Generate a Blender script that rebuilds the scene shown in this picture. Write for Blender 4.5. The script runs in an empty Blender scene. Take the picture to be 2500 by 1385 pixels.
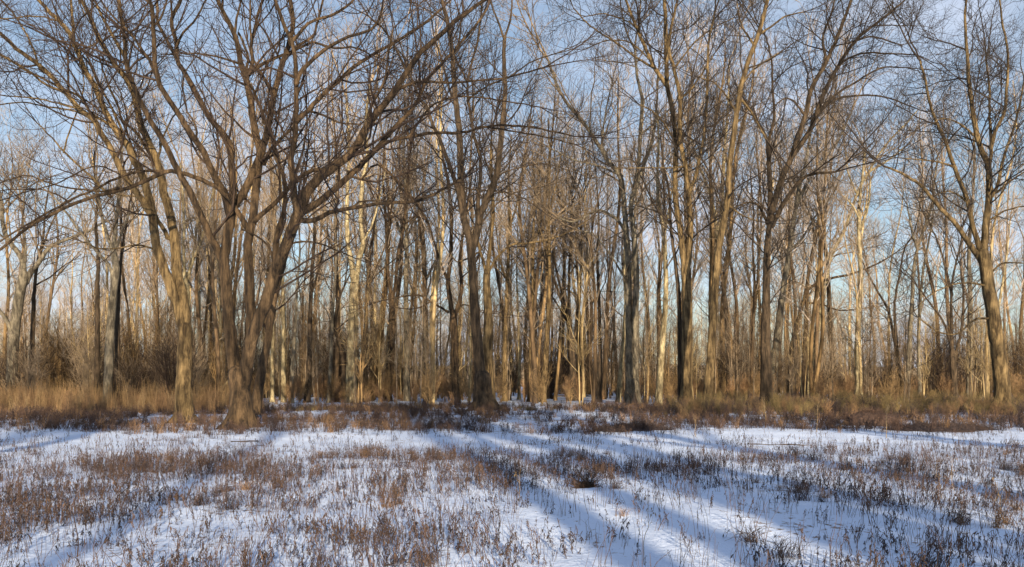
import bpy, math, random
import numpy as np
from mathutils import Vector

rng = np.random.default_rng(7)
random.seed(7)
S = bpy.context.scene
C = S.collection

# ------------------------------------------------------------------ camera, sky, sun, exposure
F = 1962.0          # focal length in pixels of the 2500 px wide photograph
HZ = 930.0          # horizon row
CAMH = 1.6
cam = bpy.data.cameras.new('camera')
cam.sensor_width = 36.0
cam.lens = 36.0 * F / 2500.0
cam.shift_y = (HZ - 692.5) / 2500.0
cam.clip_end = 3000.0
co = bpy.data.objects.new('camera', cam)
co.location = (0, 0, CAMH)
co.rotation_euler = (math.radians(90), 0, 0)
C.objects.link(co)
S.camera = co

SUN_EL = 13.0
SHADOW_AZ = -10.5      # shadows run away from the viewer, a little to the left
sa = math.radians(SHADOW_AZ)
sd = Vector((math.sin(sa) * math.cos(math.radians(SUN_EL)), math.cos(sa) * math.cos(math.radians(SUN_EL)), -math.sin(math.radians(SUN_EL))))
sun = bpy.data.lights.new('sun', 'SUN')
sun.energy = 5.0
sun.angle = math.radians(0.5)
sun.color = (1.0, 0.79, 0.54)
so = bpy.data.objects.new('sun', sun)
so.rotation_euler = sd.to_track_quat('-Z', 'Y').to_euler()
so.location = (6, -30, 20)
C.objects.link(so)

W = bpy.data.worlds.new('World')
S.world = W
W.use_nodes = True
nt = W.node_tree
nt.nodes.clear()
sky = nt.nodes.new('ShaderNodeTexSky')
sky.sky_type = 'NISHITA'
sky.sun_disc = False
sky.sun_elevation = math.radians(SUN_EL)
sky.sun_rotation = math.atan2(-sd.x, -sd.y)
sky.air_density = 1.0
sky.dust_density = 1.0
sky.ozone_density = 1.6
bg = nt.nodes.new('ShaderNodeBackground')
bg.inputs['Strength'].default_value = 0.082
wo = nt.nodes.new('ShaderNodeOutputWorld')
# thin high cloud veil
tc = nt.nodes.new('ShaderNodeTexCoord')
mp = nt.nodes.new('ShaderNodeMapping'); mp.inputs['Scale'].default_value = (1.6, 1.6, 4.5); mp.inputs['Rotation'].default_value = (0.2, 0.35, 0.4)
nz = nt.nodes.new('ShaderNodeTexNoise'); nz.inputs['Scale'].default_value = 1.7; nz.inputs['Detail'].default_value = 7; nz.inputs['Roughness'].default_value = 0.6
cr = nt.nodes.new('ShaderNodeValToRGB')
cr.color_ramp.elements[0].position = 0.43; cr.color_ramp.elements[0].color = (.12, .12, .12, 1)
cr.color_ramp.elements[1].position = 0.66; cr.color_ramp.elements[1].color = (0.85, 0.85, 0.85, 1)
mx = nt.nodes.new('ShaderNodeMixRGB'); mx.inputs['Color2'].default_value = (4.6, 5.1, 6.2, 1)
L = nt.links.new
L(tc.outputs['Generated'], mp.inputs['Vector']); L(mp.outputs['Vector'], nz.inputs['Vector']); L(nz.outputs['Fac'], cr.inputs['Fac'])
sz = nt.nodes.new('ShaderNodeSeparateXYZ'); L(tc.outputs['Generated'], sz.inputs['Vector'])
mr = nt.nodes.new('ShaderNodeMapRange'); mr.inputs['From Min'].default_value = .02; mr.inputs['From Max'].default_value = .5; mr.inputs['To Min'].default_value = 1.5; mr.inputs['To Max'].default_value = .75
mr.interpolation_type = 'SMOOTHSTEP'; L(sz.outputs['Z'], mr.inputs['Value'])
mu = nt.nodes.new('ShaderNodeMath'); mu.operation = 'MULTIPLY'; mu.use_clamp = True; L(cr.outputs['Color'], mu.inputs[0]); L(mr.outputs['Result'], mu.inputs[1])
L(mu.outputs['Value'], mx.inputs['Fac']); L(sky.outputs['Color'], mx.inputs['Color1']); L(mx.outputs['Color'], bg.inputs['Color']); L(bg.outputs['Background'], wo.inputs['Surface'])

vs = S.view_settings
vs.view_transform = 'Standard'
vs.look = 'None'
vs.exposure = 1.0
vs.gamma = 1.0
vs.use_curve_mapping = False
S.cycles.max_bounces = 4
S.cycles.diffuse_bounces = 2
S.cycles.glossy_bounces = 1
S.cycles.use_denoising = True

# ------------------------------------------------------------------ materials
def mat(name, c1, c2, scale=8.0, stretch=(1, 1, 0.25), rough=0.85, bump=0.0, c3=None, detail=6.0, objrand=0.0, coord='Object'):
    m = bpy.data.materials.new(name); m.use_nodes = True
    n = m.node_tree; b = n.nodes['Principled BSDF']
    b.inputs['Roughness'].default_value = rough
    b.inputs['Specular IOR Level'].default_value = 0.25
    t = n.nodes.new('ShaderNodeTexCoord'); p = n.nodes.new('ShaderNodeMapping'); p.inputs['Scale'].default_value = stretch
    z = n.nodes.new('ShaderNodeTexNoise'); z.inputs['Scale'].default_value = scale; z.inputs['Detail'].default_value = detail; z.inputs['Roughness'].default_value = 0.65
    r = n.nodes.new('ShaderNodeValToRGB')
    e = r.color_ramp.elements
    e[0].position = 0.40; e[0].color = (*c1, 1); e[1].position = 0.63; e[1].color = (*c2, 1)
    if c3:
        x = r.color_ramp.elements.new(0.74); x.color = (*c3, 1)
    l = n.links.new
    l(t.outputs[coord], p.inputs['Vector']); l(p.outputs['Vector'], z.inputs['Vector']); l(z.outputs['Fac'], r.inputs['Fac'])
    src = r.outputs['Color']
    if objrand:
        oi = n.nodes.new('ShaderNodeObjectInfo'); hs = n.nodes.new('ShaderNodeHueSaturation')
        mr = n.nodes.new('ShaderNodeMapRange'); mr.inputs['To Min'].default_value = 1 - objrand; mr.inputs['To Max'].default_value = 1 + objrand
        l(oi.outputs['Random'], mr.inputs['Value']); l(mr.outputs['Result'], hs.inputs['Value']); l(src, hs.inputs['Color']); src = hs.outputs['Color']
    if bump:  # shade bands on the trunks, painted into the bark colour as broad mottling
        zb = n.nodes.new('ShaderNodeTexNoise'); zb.inputs['Scale'].default_value = 1.1; zb.inputs['Detail'].default_value = 4; zb.inputs['Roughness'].default_value = .7
        l(t.outputs[coord], zb.inputs['Vector'])
        rb = n.nodes.new('ShaderNodeMapRange'); rb.inputs['From Min'].default_value = .35; rb.inputs['From Max'].default_value = .65; rb.inputs['To Min'].default_value = .55; rb.inputs['To Max'].default_value = 1.25
        l(zb.outputs['Fac'], rb.inputs['Value'])
        hb = n.nodes.new('ShaderNodeHueSaturation'); l(rb.outputs['Result'], hb.inputs['Value']); l(src, hb.inputs['Color']); src = hb.outputs['Color']
    l(src, b.inputs['Base Color'])
    if bump:
        z2 = n.nodes.new('ShaderNodeTexVoronoi'); z2.feature = 'DISTANCE_TO_EDGE'; z2.inputs['Scale'].default_value = scale * 2.2
        dist = n.nodes.new('ShaderNodeVectorMath'); dist.operation = 'ADD'
        zc = n.nodes.new('ShaderNodeMixRGB'); zc.blend_type = 'ADD'; zc.inputs['Fac'].default_value = 0.25
        l(p.outputs['Vector'], zc.inputs['Color1']); l(z.outputs['Color'], zc.inputs['Color2']); l(zc.outputs['Color'], z2.inputs['Vector'])
        ma = n.nodes.new('ShaderNodeMath'); ma.operation = 'MULTIPLY_ADD'; ma.inputs[1].default_value = 1.3
        l(z2.outputs['Distance'], ma.inputs[0]); l(z.outputs['Fac'], ma.inputs[2])
        bp = n.nodes.new('ShaderNodeBump'); bp.inputs['Strength'].default_value = bump; bp.inputs['Distance'].default_value = 0.09
        l(ma.outputs['Value'], bp.inputs['Height']); l(bp.outputs['Normal'], b.inputs['Normal'])
    return m

M = {
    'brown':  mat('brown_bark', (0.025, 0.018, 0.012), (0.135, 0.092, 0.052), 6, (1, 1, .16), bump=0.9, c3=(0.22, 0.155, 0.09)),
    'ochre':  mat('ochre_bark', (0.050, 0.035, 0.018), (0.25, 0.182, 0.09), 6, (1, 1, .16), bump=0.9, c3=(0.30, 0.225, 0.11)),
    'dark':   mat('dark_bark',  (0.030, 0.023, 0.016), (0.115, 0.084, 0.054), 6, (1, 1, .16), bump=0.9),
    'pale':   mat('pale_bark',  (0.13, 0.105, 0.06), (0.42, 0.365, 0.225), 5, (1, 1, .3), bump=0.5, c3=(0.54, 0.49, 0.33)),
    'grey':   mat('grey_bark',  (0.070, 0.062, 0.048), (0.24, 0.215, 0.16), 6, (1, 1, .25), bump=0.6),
    'twig_brown': mat('brown_twigs', (0.022, 0.015, 0.012), (0.062, 0.043, 0.031), 2, (1, 1, 1)),
    'twig_dark':  mat('dark_twigs',  (0.018, 0.015, 0.013), (0.050, 0.039, 0.031), 2, (1, 1, 1)),
    'twig_mid':   mat('tan_twigs',   (0.11, 0.085, 0.058), (0.29, 0.23, 0.16), 1.5, (1, 1, 1), objrand=.25),
    'twig_pale':  mat('pale_twigs',  (0.22, 0.18, 0.14), (0.46, 0.40, 0.34), 1.5, (1, 1, 1), objrand=.25),
    'wood_mid':   mat('far_bark_tan', (0.060, 0.040, 0.020), (0.28, 0.190, 0.090), 2.5, (1, 1, .2), objrand=.5),
    'wood_pale':  mat('far_bark_pale', (0.16, 0.115, 0.055), (0.54, 0.43, 0.235), 2.5, (1, 1, .2), objrand=.25),
    'wood_dark':  mat('far_bark_dark', (0.035, 0.025, 0.016), (0.14, 0.096, 0.054), 2.5, (1, 1, .2), objrand=.5),
}

# ------------------------------------------------------------------ mesh helpers
def tag(o, label=None, cat=None, group=None, kind=None):
    if label: o['label'] = label
    if cat: o['category'] = cat
    if group: o['group'] = group
    if kind: o['kind'] = kind
    return o

def empty(name, loc=(0, 0, 0)):
    o = bpy.data.objects.new(name, None); o.location = loc; o.empty_display_size = .3
    C.objects.link(o); return o

def mesh_from(name, verts, faces, material):
    """verts (N,3), faces list of int arrays (M,k) with k 3 or 4"""
    me = bpy.data.meshes.new(name)
    faces = [f for f in faces if len(f)]
    nl = sum(f.size for f in faces); nf = sum(len(f) for f in faces)
    me.vertices.add(len(verts)); me.vertices.foreach_set('co', np.ascontiguousarray(verts, dtype=np.float32).ravel())
    me.loops.add(nl); me.loops.foreach_set('vertex_index', np.concatenate([f.ravel() for f in faces]).astype(np.int32))
    me.polygons.add(nf)
    tot = np.concatenate([np.full(len(f), f.shape[1]) for f in faces])
    me.polygons.foreach_set('loop_start', np.concatenate([[0], np.cumsum(tot)[:-1]]).astype(np.int32))
    me.polygons.foreach_set('use_smooth', np.ones(nf, dtype=bool))
    me.update(calc_edges=True)
    for mm in (material if isinstance(material, (list, tuple)) else [material]):
        me.materials.append(mm)
    return me

def obj(name, me, parent=None, loc=None):
    o = bpy.data.objects.new(name, me); C.objects.link(o)
    if parent: o.parent = parent
    if loc is not None: o.location = loc
    return o

def norm(a):
    return a / np.maximum(np.linalg.norm(a, axis=-1, keepdims=True), 1e-9)

def tubes(P, R, sides=3, cap=False, lump=0.0):
    """P (B,n,3), R (B,n) -> verts, quads"""
    B, n, _ = P.shape
    T = np.empty_like(P)
    T[:, 1:-1] = P[:, 2:] - P[:, :-2]; T[:, 0] = P[:, 1] - P[:, 0]; T[:, -1] = P[:, -1] - P[:, -2]
    T = norm(T)
    D = norm(P[:, -1] - P[:, 0])
    ref = np.where(np.abs(D[:, 2:3]) > 0.7, np.array([[1.0, 0.15, 0.0]]), np.array([[0.0, 0.1, 1.0]]))
    U = norm(np.cross(T, ref[:, None, :])); V = np.cross(T, U)
    a = np.linspace(0, 2 * np.pi, sides, endpoint=False)
    ca, sn = np.cos(a), np.sin(a)
    RR = R[:, :, None] * np.ones(sides)
    if lump:
        ph = rng.uniform(0, 6.28, (B, 1, 4)); zz = np.arange(n)[None, :, None]
        RR = RR * (1 + lump * (np.sin(2 * a + ph[..., 0:1] + zz * .11) * .6 + np.sin(3 * a + ph[..., 1:2] - zz * .07) * .5 + np.sin(5 * a + ph[..., 2:3] + zz * .35) * .3 + rng.normal(0, .25, (B, n, sides))))
    vv = P[:, :, None, :] + RR[..., None] * (U[:, :, None, :] * ca[:, None] + V[:, :, None, :] * sn[:, None])
    idx = np.arange(B * n * sides).reshape(B, n, sides)
    nx = np.roll(idx, -1, axis=2)
    q = np.stack([idx[:, :-1], nx[:, :-1], nx[:, 1:], idx[:, 1:]], axis=-1).reshape(-1, 4)
    return vv.reshape(-1, 3), q

class MB:
    def __init__(s): s.v = []; s.f = []; s.n = 0
    def add(s, v, f):
        s.v.append(v); s.f.append(f + s.n); s.n += len(v); return s
    def tubes(s, P, R, sides=3, lump=0):
        if len(P): s.add(*tubes(np.asarray(P, float), np.asarray(R, float), sides, lump=lump))
        return s
    def mesh(s, name, m):
        v = np.concatenate(s.v); q = [f for f in s.f if f.shape[1] == 4]; t = [f for f in s.f if f.shape[1] == 3]
        return mesh_from(name, v, [np.concatenate(x) for x in (q, t) if x], m)

def resample(P, n, smooth=True):
    """Catmull-Rom through rows of P (any columns), n points evenly along it"""
    P = np.asarray(P, float)
    if len(P) > 2 and smooth:
        Q = np.vstack([2 * P[0] - P[1], P, 2 * P[-1] - P[-2]])
        out = []
        for i in range(len(P) - 1):
            p0, p1, p2, p3 = Q[i], Q[i + 1], Q[i + 2], Q[i + 3]
            for t in np.linspace(0, 1, 8, endpoint=False):
                out.append(.5 * ((2 * p1) + (-p0 + p2) * t + (2 * p0 - 5 * p1 + 4 * p2 - p3) * t * t + (-p0 + 3 * p1 - 3 * p2 + p3) * t ** 3))
        out.append(P[-1]); P = np.array(out)
    d = np.concatenate([[0], np.cumsum(np.linalg.norm(np.diff(P[:, :3], axis=0), axis=1))])
    t = np.linspace(0, d[-1], n)
    return np.stack([np.interp(t, d, P[:, k]) for k in range(P.shape[1])], axis=1)

def spawn(P, R, spacing, n=5, ang=(30, 60), up=.15, trop=.12, wob=.16, rf=(.45, .7), rmin=.006, rmax=.07, t0=.1, K=60., lm=(.7, 1.25), endr=.35, tbias=1.0, dirbias=None):
    """side branches of every row of P; all numpy"""
    B, m, _ = P.shape
    if B == 0: return np.zeros((0, n, 3)), np.zeros((0, n))
    seg = np.linalg.norm(np.diff(P, axis=1), axis=2); Lp = seg.sum(1)
    cnt = np.floor(Lp * (1 - t0) / spacing + rng.random(B)).astype(int)
    ix = np.repeat(np.arange(B), cnt); N = len(ix)
    if N == 0: return np.zeros((0, n, 3)), np.zeros((0, n))
    t = t0 + (1 - t0) * rng.random(N) ** tbias
    f = t * (m - 1); i0 = np.minimum(f.astype(int), m - 2); fr = (f - i0)[:, None]
    p = P[ix, i0] * (1 - fr) + P[ix, i0 + 1] * fr
    r = R[ix, i0] * (1 - fr[:, 0]) + R[ix, i0 + 1] * fr[:, 0]
    tan = norm(P[ix, i0 + 1] - P[ix, i0])
    rv = rng.normal(size=(N, 3)); rv[:, 2] += .25
    perp = norm(rv - (rv * tan).sum(1, keepdims=True) * tan)
    a = np.radians(rng.uniform(*ang, N))[:, None]
    d = tan * np.cos(a) + perp * np.sin(a); d[:, 2] += up
    if dirbias is not None: d = d + dirbias
    d = norm(d)
    r0 = np.clip(r * rng.uniform(*rf, N), rmin, rmax)
    r0 = np.minimum(r0, np.maximum(r * .95, rmin))
    Lc = K * r0 ** .83 * rng.uniform(*lm, N)
    Lc = np.minimum(Lc, Lp[ix] * .95)
    out = np.empty((N, n, 3)); out[:, 0] = p
    st = (Lc / (n - 1))[:, None]
    for k in range(1, n):
        out[:, k] = out[:, k - 1] + d * st
        d = d + rng.normal(0, wob, (N, 3)); d[:, 2] += trop; d = norm(d)
    s = np.linspace(0, 1, n)[None, :]
    RR = r0[:, None] * (1 - s * (1 - endr))
    return out, RR

def px(x, y, Y):
    return np.array([(x - 1250) / F * Y, Y, CAMH - (y - HZ) / F * Y])

# ------------------------------------------------------------------ ground
def height(x, y):
    x = np.asarray(x, float); y = np.asarray(y, float)
    h = .045 * np.sin(x * .55 + .7 * np.sin(y * .31)) * np.sin(y * .62 + 1.3) + .02 * np.sin(x * 2.1 + y * 1.3) * np.sin(y * 2.7 - x * .6)
    h += .05 * np.sin(x * .17 + 2) * np.cos(y * .13)
    near = np.clip((np.abs(y) - 0) / 4, 0, 1)
    h *= near
    h -= .06 * np.exp(-((y - 21.5 + .03 * x) / 2.6) ** 2)
    return h

def axis(a, b, fine, grow, mid):
    o = [0.0]; s = fine
    while o[-1] < b: o.append(o[-1] + s); s = fine if abs(o[-1]) < mid else s * grow
    m_ = [0.0]; s = fine
    while m_[-1] > a: m_.append(m_[-1] - s); s = fine if abs(m_[-1]) < mid else s * grow
    return np.array(sorted(set(m_[1:] + o)))

gx = axis(-900, 900, .22, 1.12, 14); gy = axis(-90, 1500, .2, 1.10, 34)
X, Yy = np.meshgrid(gx, gy)
Z = height(X, Yy)
if True:
    near = (np.abs(X) < 15) & (Yy < 36) & (Yy > 3)
    Z = Z + np.where(near, rng.normal(0, .006, Z.shape), 0)
nx_, ny_ = len(gx), len(gy)
idx = np.arange(nx_ * ny_).reshape(ny_, nx_)
q = np.stack([idx[:-1, :-1], idx[:-1, 1:], idx[1:, 1:], idx[1:, :-1]], -1).reshape(-1, 4)

def snow_mat():
    m = bpy.data.materials.new('snow_over_dry_leaves'); m.use_nodes = True
    n = m.node_tree; b = n.nodes['Principled BSDF']; l = n.links.new
    b.inputs['Roughness'].default_value = .75; b.inputs['Specular IOR Level'].default_value = .3
    g = n.nodes.new('ShaderNodeNewGeometry')
    z1 = n.nodes.new('ShaderNodeTexNoise'); z1.inputs['Scale'].default_value = .45; z1.inputs['Detail'].default_value = 3
    z2 = n.nodes.new('ShaderNodeTexNoise'); z2.inputs['Scale'].default_value = 9; z2.inputs['Detail'].default_value = 5; z2.inputs['Roughness'].default_value = .7
    mp_ = n.nodes.new('ShaderNodeMapping'); mp_.inputs['Scale'].default_value = (1, .8, 1)
    l(g.outputs['Position'], mp_.inputs['Vector'])
    for z in (z1, z2): l(mp_.outputs['Vector'], z.inputs['Vector'])
    sx = n.nodes.new('ShaderNodeSeparateXYZ'); l(g.outputs['Position'], sx.inputs['Vector'])
    # cover grows beyond the open strip (brown litter under the far weeds)
    far = n.nodes.new('ShaderNodeMapRange'); far.inputs['From Min'].default_value = 23.5; far.inputs['From Max'].default_value = 29; far.inputs['To Min'].default_value = 0; far.inputs['To Max'].default_value = .11
    l(sx.outputs['Y'], far.inputs['Value'])
    a1 = n.nodes.new('ShaderNodeMath'); a1.operation = 'MULTIPLY_ADD'; a1.inputs[1].default_value = .55
    l(z1.outputs['Fac'], a1.inputs[0]); l(z2.outputs['Fac'], a1.inputs[2])
    a2 = n.nodes.new('ShaderNodeMath'); a2.operation = 'ADD'; l(a1.outputs['Value'], a2.inputs[0]); l(far.outputs['Result'], a2.inputs[1])
    r = n.nodes.new('ShaderNodeMapRange'); r.inputs['From Min'].default_value = .89; r.inputs['From Max'].default_value = .99
    l(a2.outputs['Value'], r.inputs['Value'])
    z3 = n.nodes.new('ShaderNodeTexNoise'); z3.inputs['Scale'].default_value = 40; z3.inputs['Detail'].default_value = 3
    l(mp_.outputs['Vector'], z3.inputs['Vector'])
    lr = n.nodes.new('ShaderNodeValToRGB'); lr.color_ramp.elements[0].color = (.05, .032, .022, 1); lr.color_ramp.elements[1].color = (.26, .17, .11, 1)
    lr.color_ramp.elements[0].position = .35; lr.color_ramp.elements[1].position = .65
    l(z3.outputs['Fac'], lr.inputs['Fac'])
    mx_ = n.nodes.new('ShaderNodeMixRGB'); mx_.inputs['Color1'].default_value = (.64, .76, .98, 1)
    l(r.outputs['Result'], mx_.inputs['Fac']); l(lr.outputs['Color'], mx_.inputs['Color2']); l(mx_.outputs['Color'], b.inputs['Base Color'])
    bp = n.nodes.new('ShaderNodeBump'); bp.inputs['Strength'].default_value = .6; bp.inputs['Distance'].default_value = .06
    l(z2.outputs['Fac'], bp.inputs['Height']); l(bp.outputs['Normal'], b.inputs['Normal'])
    return m
go = obj('ground', mesh_from('ground', np.stack([X, Yy, Z], -1).reshape(-1, 3), [q], snow_mat()))
tag(go, 'snow covered ground with weeds and thin brown litter', kind='structure')

# distant low rise of dry fields
hx = np.linspace(-700, 700, 120); hy = np.linspace(330, 620, 14)
HX, HY = np.meshgrid(hx, hy)
HZ_ = 13.5 * np.sin(np.clip((HY - 330) / 290, 0, 1) * np.pi * .5) * (1 + .16 * np.sin(HX * .011 + 1) + .08 * np.sin(HX * .037)) - .5
idx = np.arange(HX.size).reshape(HX.shape)
q = np.stack([idx[:-1, :-1], idx[:-1, 1:], idx[1:, 1:], idx[1:, :-1]], -1).reshape(-1, 4)
ho = obj('hills', mesh_from('hills', np.stack([HX, HY, HZ_], -1).reshape(-1, 3), [q], mat('dry_field', (.30, .21, .12), (.55, .43, .28), .05, (1, 1, 1), coord='Object')))
tag(ho, 'low dry tan rise beyond the wood', kind='structure')

# ------------------------------------------------------------------ traced trees
# limb: (pixel points, first width px, last width px, depth drift in m)
T = []
def tree(name, label, bark, twig, base_y, stem, w0, w1, limbs=(), grow=1.0, Y=None, tw=1.0, cat='tree', top=True, group=None, up=.15):
    T.append(dict(name=name, label=label, bark=bark, twig=twig, Y=Y or 3139.0 / (base_y - HZ), stem=stem, w0=w0, w1=w1, limbs=limbs, grow=grow, tw=tw, cat=cat, top=top, group=group, up=up))

tree('spreading_maple', 'massive brown many-stemmed tree with widely arching boughs, snow at its foot', 'brown', 'twig_brown', 1042,
     [(589, 1046), (588, 1000), (584, 950), (578, 915)], 58, 44, [
     ([(580, 930), (571, 885), (561, 800), (557, 755), (551, 690), (547, 640), (552, 600), (559, 560), (567, 510), (585, 485), (608, 447), (625, 408), (639, 368), (652, 325), (661, 274), (670, 228), (679, 192), (690, 152), (702, 120), (716, 58), (708, 0)], 33, 10, 1.0),
     ([(592, 960), (603, 890), (614, 830), (632, 780), (652, 730), (668, 672), (689, 621), (711, 567), (730, 518)], 34, 26, -1.2),
     ([(613, 850), (613, 790), (611, 725), (608, 655), (605, 600), (612, 556), (619, 525), (623, 480), (628, 430), (636, 380), (629, 346), (619, 300), (611, 245), (603, 202), (599, 179)], 26, 15, 1.5),
     ([(551, 660), (536, 622), (515, 581), (495, 538), (475, 494), (460, 462), (439, 428), (424, 395), (390, 332), (364, 289), (344, 254), (330, 215), (316, 185), (306, 144), (303, 87), (295, 38), (286, -20)], 20, 8, -1.5),
     ([(562, 530), (547, 470), (524, 432), (500, 378), (477, 341), (442, 289), (413, 245), (387, 199), (378, 144), (375, 87), (372, 29), (358, -20)], 19, 9, -2.2),
     ([(565, 515), (568, 465), (565, 400), (564, 361), (544, 326), (515, 292), (487, 245), (455, 185), (432, 144), (431, 101), (417, 55), (443, -5)], 19, 8, 1.8),
     ([(432, 144), (416, 116), (399, 81), (385, 52), (384, -10)], 9, 6, .5),
     ([(431, 110), (450, 75), (475, 50), (505, -5)], 6, 4, .5),
     ([(387, 199), (373, 167), (338, 107), (312, 75), (274, 38), (240, -10)], 8, 4, -.8),
     ([(380, 60), (395, 40), (409, -5)], 6, 4, .3),
     ([(477, 341), (480, 315), (470, 290), (455, 268), (447, 190), (470, 150)], 5, 3, .5),
     ([(605, 560), (579, 514), (556, 480), (524, 454), (472, 431), (435, 420), (404, 419), (361, 439), (318, 457), (245, 477), (185, 494), (130, 523), (72, 552), (0, 610), (-60, 640)], 13, 6, -2.5),
     ([(404, 419), (341, 419), (289, 434), (231, 463), (196, 478), (130, 512), (58, 552), (0, 590), (-50, 610)], 7, 4, -1.2),
     ([(289, 459), (243, 467), (173, 460), (116, 445), (66, 428), (0, 447)], 5, 3, -1.0),
     ([(318, 452), (290, 425), (240, 405), (195, 420), (140, 448), (60, 470), (0, 490)], 4, 2.5, .8),
     ([(173, 502), (150, 480), (90, 462), (0, 466)], 4, 2.5, .8),
     ([(599, 185), (588, 150), (573, 87), (544, 29), (527, -10)], 14, 9, -1.0),
     ([(573, 95), (577, 50), (590, -5)], 7, 4, .6),
     ([(600, 180), (606, 140), (590, 95), (582, 80)], 7, 5, .6),
     ([(600, 182), (616, 160), (614, 115), (625, 58), (632, 28), (647, -10)], 10, 6, .8),
     ([(616, 160), (612, 90), (610, 40), (611, -5)], 6, 4, -.6),
     ([(602, 188), (622, 170), (660, 147), (718, 124), (761, 104), (819, 118), (862, 115), (905, 135)], 9, 4, -1.5),
     ([(602, 175), (590, 160), (560, 148), (510, 134), (460, 130)], 7, 3, -1.0),
     ([(628, 340), (604, 325), (578, 300), (540, 262), (500, 210)], 6, 3, 1.2),
     ([(645, 300), (640, 270), (624, 235), (612, 205)], 9, 6, -.6),
     ([(669, 228), (655, 205), (638, 180), (620, 150), (612, 130)], 8, 4, .5),
     ([(690, 152), (706, 130), (730, 110), (765, 88), (775, 50), (790, -5)], 8, 5, .6),
     ([(730, 522), (720, 490), (715, 437), (709, 393), (718, 350), (721, 310), (723, 250), (723, 202), (721, 144), (712, 101), (692, 58), (669, -8)], 18, 8, 1.2),
     ([(723, 205), (729, 185), (755, 153), (804, 115), (851, 90), (900, 75), (925, 50), (936, 0)], 11, 5, -1.2),
     ([(712, 101), (728, 85), (747, 64), (775, 46), (819, 35), (856, 6), (870, -10)], 8, 6, .9),
     ([(722, 296), (741, 280), (775, 245), (819, 205), (862, 165), (900, 140), (960, 105), (1030, 62), (1080, 20)], 12, 6, 1.5),
     ([(645, 400), (662, 365), (689, 335), (723, 305), (740, 285), (760, 272), (830, 300), (880, 305)], 9, 4, -1.4),
     ([(732, 512), (743, 490), (755, 460), (790, 425), (826, 400), (862, 367), (894, 312), (918, 277), (959, 229), (994, 177), (1025, 132), (1088, 73), (1112, 52), (1174, 7), (1200, -10)], 25, 8, -1.4),
     ([(894, 312), (905, 260), (930, 215), (942, 180), (950, 120), (960, 70)], 8, 4, -1),
     ([(959, 229), (1000, 205), (1045, 201), (1107, 203), (1150, 198), (1220, 192), (1280, 180), (1330, 165)], 7, 4, -.8),
     ([(994, 177), (966, 121), (939, 76), (900, 40)], 6, 4, .9),
     ([(735, 520), (760, 505), (804, 474), (851, 431), (885, 400), (928, 354), (960, 315), (994, 281), (1022, 243), (1043, 194), (1095, 139), (1164, 59), (1190, 20)], 18, 5, 1.5),
     ([(900, 385), (945, 348), (994, 336), (1056, 326), (1126, 324), (1181, 310), (1233, 305), (1320, 315), (1400, 333)], 10, 4, -1.0),
     ([(1000, 335), (1050, 262), (1110, 238), (1170, 238), (1240, 248), (1320, 262)], 6, 3, .8),
     ([(1181, 310), (1240, 318), (1310, 330), (1400, 352)], 5, 3, .5),
     ([(728, 535), (750, 540), (775, 535), (819, 515), (869, 507), (928, 497), (994, 495), (1042, 483), (1094, 455), (1130, 438)], 13, 5, -1.8),
     ([(862, 506), (880, 492), (930, 490), (980, 493)], 5, 3, .6),
     ([(622, 540), (660, 506), (695, 471), (723, 440), (755, 419), (804, 411), (833, 393)], 11, 9, -1.6),
     ([(672, 640), (674, 590), (689, 529), (697, 480), (695, 445), (686, 416), (672, 380), (668, 350)], 16, 7, 1.0),
     ([(697, 470), (712, 440), (730, 400), (742, 360), (750, 300), (748, 250)], 7, 4, 1.2),
     ([(668, 640), (660, 610), (645, 590), (615, 570), (590, 560)], 6, 4, .8),
     ([(700, 600), (740, 590), (790, 598), (830, 615), (870, 632)], 5, 2.5, -1.0),
     ([(850, 420), (880, 440), (920, 400), (980, 460), (1040, 530), (1060, 590)], 6, 3, -1),
     ], grow=.78)

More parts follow.
